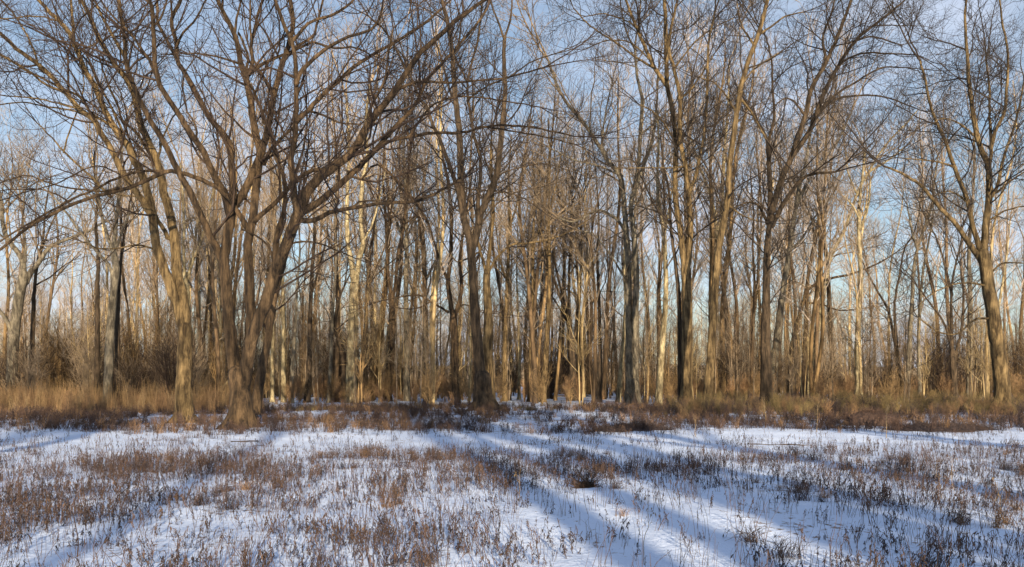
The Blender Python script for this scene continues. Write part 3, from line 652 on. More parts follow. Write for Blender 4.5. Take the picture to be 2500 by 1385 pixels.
def trace(pts, w0, w1, Y0, dd):
    a = np.array(pts, float)
    t = np.concatenate([[0], np.cumsum(np.hypot(*np.diff(a, axis=0).T))]); s = t / t[-1]
    n = max(4, int(t[-1] / F * Y0 / .28) + 2)
    rows = np.column_stack([a, s])
    # smooth in pixel space, then lift to depth
    z = np.zeros((len(rows), 1)); rr = resample(np.hstack([rows[:, :2], z, rows[:, 2:]]), n)
    s = rr[:, 3]
    Yd = Y0 + dd * s ** 1.2 + .12 * np.sin(s * 9 + w0) * min(1, t[-1] / 300)
    p = np.stack([px(x, y, yy) for x, y, yy in zip(rr[:, 0], rr[:, 1], Yd)])
    R = (w0 + (w1 - w0) * s ** .85) / 2 / F * Yd
    if len(p) > 5:
        p[1:-1] += np.cumsum(rng.normal(0, .006, (len(p) - 2, 3)), axis=0) * 0 + rng.normal(0, .010, (len(p) - 2, 3))
    return np.column_stack([p, rr[:, :2]]), R

STAT = [0]
tri = lambda me: sum(1 for _ in ()) 
for k_, t in enumerate(T):
    Y0 = t['Y']; hero = Y0 < 46
    base = px(t['stem'][0][0], HZ, Y0); bx, by = base[0], Y0
    gz = float(height(bx, by))
    root = empty(t['name'], (bx, by, gz))
    off = np.array([bx, by, gz])
    tag(root, t['label'], t['cat'], t['group'])
    A, R = trace(t['stem'], t['w0'], t['w1'] * (.5 if 30 < t['stem'][-1][1] < 620 and len(t['stem']) > 5 else 1), Y0, 0.0)
    P = A[:, :3].copy()
    # put the foot on the ground
    P[:, 2] += (gz - P[0, 2]) * np.clip(1 - np.arange(len(P)) / 8, 0, 1)
    hh = P[:, 2] - gz
    Rf = R * (1 + (.55 if hero else .42) * np.exp(-np.maximum(hh, 0) / (R[0] * 1.0)))
    P2 = np.vstack([P[0] - [0, 0, .35], P]); Rf2 = np.concatenate([[Rf[0] * 1.12], Rf])
    if t['limbs']:      # round the stem off inside its forks
        dv = P2[-1] - P2[-2]; dv /= np.linalg.norm(dv); rr_ = Rf2[-1]
        P2 = np.vstack([P2, P2[-1] + dv * rr_ * .5, P2[-1] + dv * rr_ * .85, P2[-1] + dv * rr_ * 1.05]); Rf2 = np.concatenate([Rf2, [rr_ * .86, rr_ * .55, rr_ * .04]])
    tb = MB().tubes([P2 - off], [Rf2], 18 if hero else 10, lump=.045)
    if hero:            # root flare
        nr = 7; az = np.linspace(0, 6.28, nr, endpoint=False) + rng.uniform(-.3, .3, nr); rb_ = R[0]
        q = []
        for a_ in az:
            ln = rb_ * rng.uniform(1.5, 2.6); u_ = np.linspace(0, 1, 6)
            rad = rb_ * .55 + ln * u_; zz = rb_ * 1.5 * (1 - u_) ** 2.4 - .02 - .09 * u_
            q.append(np.stack([np.cos(a_ + .25 * u_) * rad, np.sin(a_ + .25 * u_) * rad, zz], 1))
        tb.tubes(np.array(q), np.repeat((rb_ * np.linspace(.42, .10, 6))[None], nr, 0), 7, lump=.05)
    me = tb.mesh('trunk', M[t['bark']])
    obj('trunk', me, root)
    done = [A]; lines = [(P, R)]
    for (pts, w0, w1, dd) in t['limbs']:
        y0 = nearest_depth(done, pts[0][0], pts[0][1], Y0)
        A2, R2 = trace(pts, w0, w1, y0, dd)
        if len(pts) > 3 and w0 < 15: R2[:3] *= np.array([1.18, 1.08, 1.03])
        done.append(A2); lines.append((A2[:, :3], R2))
        q2 = A2[:, :3]; dv = q2[0] - q2[1]; dv /= np.linalg.norm(dv); r_ = R2[0]
        q2 = np.vstack([q2[0] + dv * r_ * 1.0, q2[0] + dv * r_ * .8, q2[0] + dv * r_ * .45, q2]); R3_ = np.concatenate([[r_ * .05, r_ * .55, r_ * .88], R2])
        me = MB().tubes([q2 - off], [R3_], (12 if w0 > 14 else 8) if hero else 7, lump=.035).mesh('limb', M[t['bark']])
        obj('limb', me, root)
    # growth
    g = t['grow']; rm = .0062 * max(1, Y0 / 34) * t['tw']
    PP = np.stack([resample(np.column_stack([p, r]), 24, False) for p, r in lines])
    ptop = PP[..., :3]; rtop = PP[..., 3]
    tips_p, tips_r = ptop[:, -2:], rtop[:, -2:]
    tips_dir = norm(ptop[:, -1] - ptop[:, -3])
    # carry every tip on
    nt_ = []; nr_ = []
    for j in range(len(lines)):
        if j == 0 and len(t['limbs']): continue
        ex, ey = (t['stem'] if j == 0 else t['limbs'][j - 1][0])[-1]
        if any((q[0][0][0] - ex) ** 2 + (q[0][0][1] - ey) ** 2 < 26 ** 2 for i_, q in enumerate(t['limbs']) if i_ != j - 1): continue
        for _ in range(2 if rtop[j, -1] < .09 else 3):
            r0 = rtop[j, -1] * rng.uniform(.72, .95); Lc = min(7, 60 * r0 ** .83 * 1.1); d = norm(tips_dir[j] + rng.normal(0, .22, 3) + [0, 0, .12]); q_ = [ptop[j, -1]]
            for _k in range(8):
                q_.append(q_[-1] + d * Lc / 8); d = norm(d + rng.normal(0, .09, 3) + [0, 0, .05])
            nt_.append(q_); nr_.append(r0 * (1 - np.linspace(0, 1, 9) * .75))
    mb = MB()
    if nt_:
        E, ER = np.array(nt_), np.array(nr_)
    else:
        E, ER = np.zeros((0, 9, 3)), np.zeros((0, 9))
    if len(E):
        mb.tubes(E - off, ER, 5)
    # low trunk stays clear of side branches
    L0p = [ptop[j] for j in range(len(lines))]; 
    P1, R1 = [], []
    for j in range(len(lines)):
        t0 = .12
        if j == 0:
            if len(t['limbs']) and t['stem'][-1][1] > 600: continue
            t0 = .45
        elif t['limbs'][j - 1][0][0][1] > 700:
            t0 = .42
        a_, b_ = spawn(ptop[j:j + 1], rtop[j:j + 1], .95 / g, n=8, ang=(35, 72), up=t['up'], trop=.07, wob=.17, rf=(.3, .65), rmin=rm * 1.8, rmax=.045 if hero else .06, t0=t0, K=62, lm=(.6, 1.2), endr=.3)
        P1.append(a_); R1.append(b_)
    if len(E):
        a_, b_ = spawn(E, ER, .75 / g, n=8, ang=(30, 60), up=.1, trop=.05, wob=.17, rf=(.45, .75), rmin=rm * 1.6, rmax=.05, t0=.1)
        P1.append(a_); R1.append(b_)
    P1 = np.concatenate(P1); R1 = np.concatenate(R1)
    mb.tubes(P1 - off, R1, 4)
    P2_, R2_ = spawn(P1, R1, .40 / g * (1 if hero else 1.35), n=5, ang=(32, 68), up=.1, trop=.06, wob=.2, rf=(.5, .8), rmin=rm * 1.15, rmax=.02, t0=.12, K=58)
    mb.tubes(P2_ - off, R2_, 3)
    P3, R3 = spawn(P2_, R2_, .27 / g * (1 if hero else 1.5), n=4, ang=(32, 70), up=.08, trop=.05, wob=.2, rf=(.55, .85), rmin=rm * .8, rmax=.010 * max(1, Y0 / 34), t0=.1, K=46, endr=.5)
    mb.tubes(P3 - off, R3, 3)
    if Y0 < 32:
        P4, R4 = spawn(P1, R1, .8, n=3, ang=(30, 70), rf=(.4, .6), rmin=rm * .8, rmax=.009, K=40, endr=.5); mb.tubes(P4 - off, R4, 3)
    me = mb.mesh('crown', M[t['twig']])
    STAT[0] += 2 * len(me.polygons)
    obj('crown', me, root)
    t['root'] = root
print('traced tris', STAT[0])

# ------------------------------------------------------------------ woodland library
def wood_tree(H, r0, kind, seed_n):
    """returns (trunk MB, crown MB); base at origin"""
    n = 26
    stems = []
    ns = 1 if kind != 'multi' else rng.integers(2, 5)
    for i in range(ns):
        z = np.linspace(-.3, H * (1 if i == 0 else rng.uniform(.8, .97)), n)
        az = rng.uniform(0, 6.28); lean = rng.uniform(.01, .05) if ns == 1 else rng.uniform(.05, .16)
        s = np.linspace(0, 1, n)
        ax, ay = rng.uniform(0, 6.28, 2)
        wx = .034 * H * np.sin(s * rng.uniform(3, 6) + ax) * s + .22 * np.sin(s * 14 + ay) * s ** .5
        wy = .034 * H * np.sin(s * rng.uniform(3, 6) + ay) * s
        x = wx + np.cos(az) * lean * z * (1.0 if ns == 1 else (1.6 - .8 * s)); y = wy + np.sin(az) * lean * z * (1.0 if ns == 1 else (1.6 - .8 * s))
        R = r0 * (1 if ns == 1 else .7) * (1 - s) ** .8 * .93 + .02
        R *= 1 + .4 * np.exp(-np.maximum(z, 0) / (r0 * 1.4))
        stems.append((np.stack([x, y, z], 1), R))
    P = np.array([a for a, b in stems]); R = np.array([b for a, b in stems])
    tm = MB().tubes(P, R, 8, lump=.03)
    cm = MB()
    # big forks
    Pf, Rf = spawn(P, R, H * .10, n=9, ang=(14, 34), up=.25, trop=.06, wob=.07, rf=(.45, .7), rmin=.03, rmax=.09, t0=.34, K=52, lm=(.7, 1.1), endr=.2)
    cm.tubes(Pf, Rf, 5)
    PA = np.concatenate([resample_rows(P, 9), Pf]); RA = np.concatenate([resample_r(R, 9), Rf])
    P1, R1 = spawn(PA, RA, 1.0, n=6, ang=(28, 60), up=.2, trop=.09, wob=.12, rf=(.3, .6), rmin=.02, rmax=.045, t0=.17, K=50, endr=.3)
    cm.tubes(P1, R1, 3)
    P2, R2 = spawn(P1, R1, .66, n=4, ang=(25, 55), up=.12, trop=.08, wob=.14, rf=(.5, .8), rmin=.014, rmax=.024, t0=.12, K=46, endr=.4)
    cm.tubes(P2, R2, 3)
    P3, R3 = spawn(P2, R2, .46, n=3, ang=(25, 55), up=.12, trop=.08, wob=.16, rf=(.6, .85), rmin=.0105, rmax=.015, t0=.1, K=38, endr=.5)
    cm.tubes(P3, R3, 3)
    return tm, cm

def resample_rows(P, n):
    f = np.linspace(0, P.shape[1] - 1, n); i = np.minimum(f.astype(int), P.shape[1] - 2); fr = (f - i)[None, :, None]
    return P[:, i] * (1 - fr) + P[:, i + 1] * fr
def resample_r(R, n):
    f = np.linspace(0, R.shape[1] - 1, n); i = np.minimum(f.astype(int), R.shape[1] - 2); fr = (f - i)[None, :]
    return R[:, i] * (1 - fr) + R[:, i + 1] * fr

lib = []
tot = 0
specs = [('single', 'wood_mid', 'twig_mid'), ('single', 'wood_pale', 'twig_pale'), ('single', 'wood_dark', 'twig_pale'), ('single', 'wood_dark', 'twig_mid'),
         ('single', 'wood_pale', 'twig_pale'), ('multi', 'wood_mid', 'twig_pale'), ('single', 'wood_mid', 'twig_pale'), ('single', 'wood_dark', 'twig_mid')]
for i, (k, bk, tw) in enumerate(specs):
    tm, cm = wood_tree(24.0, rng.uniform(.13, .21), k, i)
    a = tm.mesh('trunk', M[bk]); b = cm.mesh('crown', M[tw]); tot += 2 * (len(a.polygons) + len(b.polygons))
    lib.append((a, b, k, bk))

def sapling_mesh(H, stems, spread, seed_n, twig, rm=.008):
    mb = MB(); n = 9; P = []; R = []
    for i in range(stems):
        az = rng.uniform(0, 6.28); ln = rng.uniform(.02, spread); h = H * rng.uniform(.55, 1)
        s = np.linspace(0, 1, n); z = -.1 + s * h; b = rng.uniform(-.5, .8)
        r = ln * z * (1 + b * s); ox, oy = rng.normal(0, .12 * min(1, stems / 3), 2)
        P.append(np.stack([ox + np.cos(az) * r + .05 * np.sin(s * 9 + i), oy + np.sin(az) * r, z], 1)); R.append((.010 + .0042 * h) * (1 - s * .75))
    P = np.array(P); R = np.array(R)
    mb.tubes(P, R, 5)
    P1, R1 = spawn(P, R, .42, n=5, ang=(25, 60), up=.2, trop=.07, wob=.15, rf=(.4, .7), rmin=rm * 1.3, rmax=.03, t0=.2, K=55); mb.tubes(P1, R1, 3)
    P2, R2 = spawn(P1, R1, .26, n=4, ang=(25, 60), up=.12, trop=.05, wob=.2, rf=(.5, .8), rmin=rm, rmax=.014, t0=.1, K=46); mb.tubes(P2, R2, 3)
    return mb.mesh('stems', M[twig])
saps = [sapling_mesh(9, 1, .05, 0, 'twig_mid'), sapling_mesh(8, 3, .14, 1, 'twig_mid'), sapling_mesh(10, 2, .08, 2, 'wood_pale'), sapling_mesh(7, 4, .2, 3, 'wood_mid'), sapling_mesh(9, 2, .1, 4, 'wood_dark')]
shrubs = [sapling_mesh(3.6, 16, .45, 5, 'twig_mid', .007), sapling_mesh(3.0, 20, .55, 6, 'twig_brown', .007), sapling_mesh(4.4, 14, .35, 7, 'wood_mid', .007)]
tot += sum(2 * len(m.polygons) for m in saps + shrubs)
print('library tris', tot)

# ------------------------------------------------------------------ woodland placement
marks = [(-50, 'left photo edge'), (30, 'left-edge forked tree'), (262, 'rugged grey trunk'), (450, 'lit-foot leaning tree'), (589, 'massive tree'), (750, 'shadowy straight trunk'),
         (858, 'pale forked tree'), (993, 'grey straight trunk'), (1113, 'vee-forked tree'), (1181, 'central twin tree'), (1232, 'golden slim trunk'),
         (1326, 'bent pole tree'), (1400, 'fanning clump'), (1463, 'black thin trunk'), (1544, 'double trunk'), (1674, 'light forked tree'), (1728, 'curving tree'),
         (1871, 'sturdy brown tree'), (1965, 'crossed trunk'), (2097, 'mottled trunk'), (2214, 'bending tree'), (2331, 'vase-shaped tree'), (2449, 'orange-footed tree'), (2560, 'right photo edge')]
PEND = {}
ORD = 'leftmost second-from-left third-from-left fourth-from-left fifth-from-left sixth-from-left seventh-from-left eighth-from-left ninth-from-left tenth-from-left eleventh-from-left twelfth-from-left thirteenth-from-left fourteenth-from-left'.split()
def pend(o, lab, x):
    PEND.setdefault(lab, []).append((x, o))
def settle():
    for lab, l_ in PEND.items():
        l_.sort(key=lambda a: a[0])
        for i, (x, o) in enumerate(l_):
            o['label'] = lab if len(l_) == 1 else (ORD[min(i, 13)] if i < len(l_) - 1 else 'rightmost') + ' ' + lab
def between(x):
    for (a, na), (b, nb) in zip(marks, marks[1:]):
        if x < b: return na, nb
    return marks[-2][1], marks[-1][1]

tops = [(0, 330), (250, 330), (420, 220), (600, 80), (900, 40), (1250, 30), (1330, 120), (1400, 330), (1480, 150), (1600, 60), (1900, 70), (2030, 200), (2200, 260), (2330, 60), (2480, 40), (2560, 60)]
def topy(x): return float(np.interp(x, [a for a, b in tops], [b for a, b in tops]))

tone = {'wood_mid': 'tan', 'wood_pale': 'pale', 'wood_dark': 'dark'}
form = {'single': 'single-stemmed', 'multi': 'many-stemmed'}
placed = []
NT = 138
tries = 0
while len(placed) < NT and tries < 9000:
    tries += 1
    x = rng.uniform(-90, 2590)
    u = rng.random()
    Y = 56 + 64 * u ** 1.15
    if x < 480 and rng.random() < .35: continue
    if x > 1560 and rng.random() < .3: continue
    if x > 2050 and rng.random() < .25: continue
    if x > 2450 and rng.random() < .65: continue
    if 1350 < x < 1440 and rng.random() < .4: continue
    X_ = (x - 1250) / F * Y
    if any((X_ - a) ** 2 + (Y - b) ** 2 < 2.3 ** 2 for a, b, *_ in placed): continue
    H = min(31, (HZ - topy(x) - rng.uniform(-40, 260) * (1 if Y < 85 else 1.6)) / F * Y + 1.6)
    if H < 12: continue
    placed.append((X_, Y, x, H))
placed.sort(key=lambda a: a[1])
GRP = {}
for i, (X_, Y, x, H) in enumerate(placed):
    k = int(rng.integers(len(lib)))
    a, b, form_k, bk = lib[k]
    na, nb = between(x)
    row = 'middle' if Y < 78 else 'deep'
    lab = f"{tone[bk]} {form_k if form_k=='multi' else 'slim'} tree in {row} wood between {na} and {nb}".replace('multi tree', 'clumped tree')
    r = empty({'wood_mid': 'woodland_tree', 'wood_pale': 'pale_woodland_tree', 'wood_dark': 'dark_woodland_tree'}[bk], (X_, Y, float(height(X_, Y))))
    tag(r, lab, 'tree', f"woodland trees between {na} and {nb}"); pend(r, lab, x)
    s = H / 24.0
    r.scale = (s, s, s * rng.uniform(.97, 1.03)); r.rotation_euler = (rng.normal(0, .022), rng.normal(0, .022), rng.uniform(0, 6.28))
    obj('trunk', a, r); obj('crown', b, r)

SAPK = ['single', 'sparse', 'pale', 'tan', 'dark']; SHK = ['grey-tan', 'low brown', 'tall tan']
def scatter_small(meshes, names, N, xr, Yr, sr, what, where, cat, grp):
    kinds = SAPK if meshes is saps else SHK
    for i in range(N):
        x = rng.uniform(*xr); Y = rng.uniform(*Yr); X_ = (x - 1250) / F * Y
        k = int(rng.integers(len(meshes)))
        na, nb = between(x)
        o = empty(names, (X_, Y, float(height(X_, Y))))
        s = rng.uniform(*sr); o.scale = (s, s, s); o.rotation_euler = (0, 0, rng.uniform(0, 6.28))
        what_k = what.split()[0] + ' ' + kinds[k] + ' ' + what.split()[-1]
        tag(o, f"{what_k} {where} between {na} and {nb}", cat, f"{grp} between {na} and {nb}")
        obj('stems', meshes[k], o)
        pend(o, o['label'], x)
scatter_small(saps, 'sapling', 150, (-60, 2560), (50, 88), (.7, 1.35), 'thin bare sapling', 'low in wood', 'sapling', 'saplings')
scatter_small(saps, 'sapling', 26, (1500, 2560), (44, 60), (.55, .9), 'short bare sapling', 'in the brush edge', 'sapling', 'edge saplings')
scatter_small(saps, 'deep_sapling', 100, (-60, 2560), (62, 105), (.6, 1.2), 'slender bare sapling', 'deep in wood', 'sapling', 'deep saplings')
scatter_small(shrubs, 'thicket_shrub', 40, (-60, 470), (46, 68), (.8, 1.7), 'tangled bare shrub', 'behind tall grass', 'shrub', 'thicket shrubs')
scatter_small(shrubs, 'understory_shrub', 80, (470, 2560), (60, 105), (.8, 2.0), 'twiggy bare shrub', 'under the wood', 'shrub', 'understory shrubs')

# trees standing behind the viewer: their shadows stripe the snow
def caster():
    n = 24; s_ = np.linspace(0, 1, n); z = -.3 + 24 * s_
    P = np.stack([.3 * np.sin(s_ * 5 + rng.uniform(0, 6)), .3 * np.sin(s_ * 4 + rng.uniform(0, 6)), z], 1)[None]; R = (.34 * (1 - s_) ** .7 + .02)[None]
    tm = MB().tubes(P, R, 8, lump=.03); cm = MB()
    Pf, Rf = spawn(P, R, 1.5, n=9, ang=(30, 60), up=.2, trop=.05, wob=.1, rf=(.5, .8), rmin=.06, rmax=.15, t0=.36, K=44, lm=(.7, 1.1), endr=.25); cm.tubes(Pf, Rf, 5)
    P1, R1 = spawn(Pf, Rf, 1.0, n=6, ang=(30, 60), up=.15, trop=.07, wob=.13, rf=(.4, .7), rmin=.025, rmax=.06, t0=.2, K=46, endr=.3); cm.tubes(P1, R1, 4)
    P2, R2 = spawn(P1, R1, .8, n=4, ang=(30, 60), up=.1, trop=.07, wob=.15, rf=(.5, .8), rmin=.012, rmax=.025, t0=.2, K=44, endr=.4); cm.tubes(P2, R2, 3)
    return tm.mesh('trunk', M['wood_mid']), cm.mesh('crown', M['twig_mid'])
cl = [caster() for _ in range(3)]
for i, (X_, Y, H, k, s) in enumerate([(5.5, -18, 24, 0, 1.05), (8.9, -21, 25, 1, 1.55), (7.0, -18, 23, 2, .9), (11.2, -24, 24, 2, 1.2), (2.9, -30, 24, 0, .6), (-4.6, -20, 24, 1, 1.1), (14.2, -25, 24, 2, 1.3),
                                     (-9.5, -18, 24, 0, 1.0), (13.4, -38, 26, 1, 1.15), (-3.0, -37, 25, 2, .9), (-15, -24, 25, 0, 1.1), (21, -26, 24, 1, 1.2), (27, -22, 24, 2, 1.2), (34, -26, 25, 0, 1.2)]):
    a, b = cl[k]
    r = empty('bare_tree', (X_, Y, float(height(X_, Y))))
    r.scale = (H / 24 * s, H / 24 * s, H / 24); r.rotation_euler = (0, 0, i * 1.7)
    tag(r, 'bare tree', 'tree', 'trees behind the viewer'); pend(r, 'bare tree behind the viewer casting a shadow stripe on snow', X_)
    obj('trunk', a, r); obj('crown', b, r)

settle()

# ------------------------------------------------------------------ scattered cover by geometry nodes (what nobody could count)
def gn_scatter(name, variants, pts, rot, scl, idx, label, mats=None):
    coll = bpy.data.collections.new(name + '_pieces')
    for i, me in enumerate(variants):
        v = bpy.data.objects.new(f'{name}_piece_{i:02d}', me); coll.objects.link(v)
    me = bpy.data.meshes.new(name)
    me.vertices.add(len(pts)); me.vertices.foreach_set('co', np.asarray(pts, np.float32).ravel())
    at = me.attributes.new('rot', 'FLOAT_VECTOR', 'POINT'); at.data.foreach_set('vector', np.asarray(rot, np.float32).ravel())
    at = me.attributes.new('scl', 'FLOAT_VECTOR', 'POINT'); at.data.foreach_set('vector', np.asarray(scl, np.float32).ravel())
    at = me.attributes.new('pick', 'INT', 'POINT'); at.data.foreach_set('value', np.asarray(idx, np.int32))
    o = obj(name, me)
    g = bpy.data.node_groups.new(name, 'GeometryNodeTree')
    g.interface.new_socket('Geometry', in_out='INPUT', socket_type='NodeSocketGeometry')
    g.interface.new_socket('Geometry', in_out='OUTPUT', socket_type='NodeSocketGeometry')
    N = g.nodes; gi = N.new('NodeGroupInput'); gu = N.new('NodeGroupOutput')
    ci = N.new('GeometryNodeCollectionInfo'); ci.inputs['Collection'].default_value = coll
    ci.inputs['Separate Children'].default_value = True; ci.inputs['Reset Children'].default_value = True
    ip = N.new('GeometryNodeInstanceOnPoints'); ip.inputs['Pick Instance'].default_value = True
    def attr(nm, ty):
        a = N.new('GeometryNodeInputNamedAttribute'); a.data_type = ty; a.inputs['Name'].default_value = nm; return a.outputs['Attribute']
    er = N.new('FunctionNodeEulerToRotation')
    l = g.links.new
    l(gi.outputs[0], ip.inputs['Points']); l(ci.outputs[0], ip.inputs['Instance'])
    l(attr('rot', 'FLOAT_VECTOR'), er.inputs[0]); l(er.outputs[0], ip.inputs['Rotation'])
    l(attr('scl', 'FLOAT_VECTOR'), ip.inputs['Scale']); l(attr('pick', 'INT'), ip.inputs['Instance Index'])
    l(ip.outputs[0], gu.inputs[0])
    md = o.modifiers.new('scatter', 'NODES'); md.node_group = g
    tag(o, label, kind='stuff')
    return o

MW = {
    'weed':  mat('withered_weed', (.026, .022, .025), (.078, .060, .060), 14, (1, 1, 1), objrand=.35),
    'rust':  mat('rusty_weed', (.045, .031, .025), (.125, .083, .058), 14, (1, 1, 1), objrand=.35),
    'straw': mat('straw_stalk', (.16, .115, .06), (.36, .27, .155), 10, (1, 1, 1), objrand=.25),
    'gold':  mat('golden_grass', (.14, .095, .048), (.36, .25, .125), 6, (1, 1, 1), objrand=.3),
    'olive': mat('olive_brush', (.085, .070, .034), (.25, .19, .085), 6, (1, 1, 1), objrand=.35),
    'stem':  mat('dark_stem', (.045, .030, .026), (.13, .085, .065), 14, (1, 1, 1), objrand=.3),
    'dun':   mat('dun_grass', (.14, .085, .045), (.34, .22, .12), 8, (1, 1, 1), objrand=.3),
}

def leaf_quads(p, d, w, l, droop):
    """withered folded leaf, two facets"""
    d = norm(d); side = norm(np.cross(d, [0, 0, 1.0]) + rng.normal(0, .2, 3)); tip = p + d * l + np.array([0, 0, -droop * l])
    mid = p + d * l * .5 + np.array([0, 0, -droop * l * .25])
    v = np.array([p, mid + side * w, tip, mid + np.array([0, 0, -w * .8]), mid - side * w])
    return v, np.array([[0, 1, 2], [0, 2, 3], [0, 3, 2], [0, 2, 4]])

def weed(h, nst, leaves, lw, m_, lean=.25, headed=True):
    mb = MB()
    for s_ in range(nst):
        az = rng.uniform(0, 6.28); ln = rng.uniform(.02, lean); hh = h * rng.uniform(.65, 1.1); n = 5
        s = np.linspace(0, 1, n); o = rng.normal(0, .015 * nst, 2)
        P = np.stack([o[0] + np.cos(az) * ln * hh * s ** 1.5 + rng.normal(0, .006, n), o[1] + np.sin(az) * ln * hh * s ** 1.5 + rng.normal(0, .006, n), -.03 + hh * s], 1)
        mb.tubes([P], [np.linspace(.0032, .0015, n)], 3)
        for k in range(leaves):
            t = rng.uniform(.35, 1); i = t * (n - 1); i0 = min(int(i), n - 2); p = P[i0] * (1 - i + i0) + P[i0 + 1] * (i - i0)
            a = rng.uniform(0, 6.28); d = np.array([np.cos(a), np.sin(a), rng.uniform(-.6, .3)])
            v, f = leaf_quads(p, d, lw * rng.uniform(.5, 1.2), lw * rng.uniform(2, 4.5), rng.uniform(.4, 1.6)); mb.add(v, f)
        if headed:
            P2, R2 = spawn(np.array([P]), np.array([np.full(n, .002)]), .035, n=3, ang=(15, 45), up=.3, trop=.1, rf=(1, 1), rmin=.003, rmax=.004, t0=.6, K=4.5, endr=.7)
            mb.tubes(P2, R2 * 1.3, 3)
    return mb.mesh('weed', m_)

def tuft(h, nb, spread, m_, r=.0028, curl=.5):
    s = np.linspace(0, 1, 5)[None, :]
    az = rng.uniform(0, 6.28, nb)[:, None]; ln = rng.uniform(.03, spread, nb)[:, None]; hh = (h * rng.uniform(.5, 1.1, nb))[:, None]
    o = rng.normal(0, .05 * (1 + h), (nb, 2))
    dx = ln * hh * s ** 2; P = np.stack([o[:, :1] + np.cos(az) * dx, o[:, 1:] + np.sin(az) * dx, -.03 + hh * (s - curl * ln * s ** 3)], -1)
    P += rng.normal(0, .006, P.shape)
    return MB().tubes(P, np.repeat(np.linspace(r, r * .45, 5)[None], nb, 0), 3).mesh('tuft', m_)

def twiggy(h, n, m_, r=.004):
    P = []; R = []
    for i in range(n):
        az = rng.uniform(0, 6.28); ln = rng.uniform(.05, .5); s = np.linspace(0, 1, 5); hh = h * rng.uniform(.6, 1.1)
        P.append(np.stack([np.cos(az) * ln * hh * s, np.sin(az) * ln * hh * s, -.03 + hh * s], 1) + rng.normal(0, .012, (5, 3))); R.append(np.linspace(r * 1.4, r * .6, 5))
    P = np.array(P); R = np.array(R); mb = MB().tubes(P, R, 3)
    P1, R1 = spawn(P, R, .13, n=4, ang=(20, 55), up=.2, trop=.08, rf=(.6, .9), rmin=r * .6, rmax=r, t0=.25, K=26); mb.tubes(P1, R1, 3)
    P2, R2 = spawn(P1, R1, .12, n=3, ang=(20, 55), up=.2, rf=(.6, .9), rmin=r * .55, rmax=r, t0=.2, K=16); mb.tubes(P2, R2, 3)
    return mb.mesh('brush', m_)

# smooth value noise for patches
_g = rng.random((64, 64))
def vn(x, y, s, ox=0.0):
    x = np.asarray(x) / s + 100 + ox; y = np.asarray(y) / s + 100 + ox * 1.7
    xi = np.floor(x).astype(int); yi = np.floor(y).astype(int); fx = x - xi; fy = y - yi
    fx = fx * fx * (3 - 2 * fx); fy = fy * fy * (3 - 2 * fy)
    G = lambda a, b: _g[a % 64, b % 64]
    return (G(xi, yi) * (1 - fx) + G(xi + 1, yi) * fx) * (1 - fy) + (G(xi, yi + 1) * (1 - fx) + G(xi + 1, yi + 1) * fx) * fy

def scatter_pts(y0, y1, per_m2, dens, margin=.72):
    """uniform over the wedge the lens sees and a margin, thinned by dens(X,Y,px)"""
    A = margin * (y1 ** 2 - y0 ** 2); N = int(A * per_m2)
    Y = np.sqrt(rng.uniform(y0 ** 2, y1 ** 2, N)); X_ = rng.uniform(-margin, margin, N) * Y
    xx = X_ / Y * F + 1250
    k = rng.random(N) < dens(X_, Y, xx)
    return X_[k], Y[k], xx[k]

def do(name, variants, X_, Y, smin, smax, label, tilt=.12, sy=None, idx=None):
    n = len(X_)
    pts = np.stack([X_, Y, height(X_, Y)], 1)
    rot = np.stack([rng.normal(0, tilt, n), rng.normal(0, tilt, n), rng.uniform(0, 6.28, n)], 1)
    s = rng.uniform(smin, smax, n)
    if sy is not None: s = s * sy
    idx = rng.integers(0, len(variants), n) if idx is None else idx
    print(name, n)
    return gn_scatter(name, variants, pts, rot, np.stack([s, s, s], 1), idx, label)

sm = lambda v, a, b: np.clip((v - a) / (b - a), 0, 1)
def near_d(X_, Y, x):
    p = .55 * vn(X_, Y, 1.5) + .3 * vn(X_, Y, .5, 3) + .15 * vn(X_, Y, .22, 9)
    d = .11 + .72 * sm(p, .42, .70)
    d *= 1 - .86 * sm(Y, 16.0, 18.5) * (1 - sm(Y, 24.2, 26.5))          # open strip of snow
    d *= 1 - .6 * sm(x, 1230, 1400) * (1 - sm(x, 1950, 2200)) * (1 - sm(Y, 11.5, 14))
    d *= 1 + .35 * sm(x, 2050, 2300) * sm(Y, 8, 11) * (1 - sm(Y, 15, 18))
    d *= 1 + .25 * (1 - sm(x, 150, 500)) * sm(Y, 8, 10)
    return d
weeds = [weed(.26, 3, 5, .008, MW['weed']), weed(.32, 2, 5, .009, MW['weed'], .15), weed(.17, 4, 5, .008, MW['weed']), weed(.36, 2, 4, .007, MW['stem'], .15), weed(.20, 3, 6, .009, MW['rust']), weed(.28, 3, 4, .008, MW['rust']), weed(.42, 1, 6, .009, MW['stem'], .12), weed(.13, 4, 6, .009, MW['weed']), weed(.30, 4, 3, .007, MW['stem'], .2), weed(.22, 2, 6, .008, MW['weed'], .5)]
X_, Y, x = scatter_pts(4.5, 27, 80, near_d)
do('withered_weeds', weeds, X_, Y, .4, 1.1, 'withered brown weeds poking through the snow', .16)
# fine bare stems
stems = [tuft(.42, 5, .35, MW['stem'], .0022), tuft(.55, 4, .3, MW['stem'], .0024), tuft(.34, 7, .5, MW['rust'], .002), tuft(.5, 3, .25, MW['stem'], .0024)]
X_, Y, x = scatter_pts(4.5, 25, 25, lambda a, b, c: near_d(a, b, c) * .6 + .12 * (b < 17))
do('bare_stalks', stems, X_, Y, .55, 1.35, 'thin upright bare stalks among the weeds', .14)
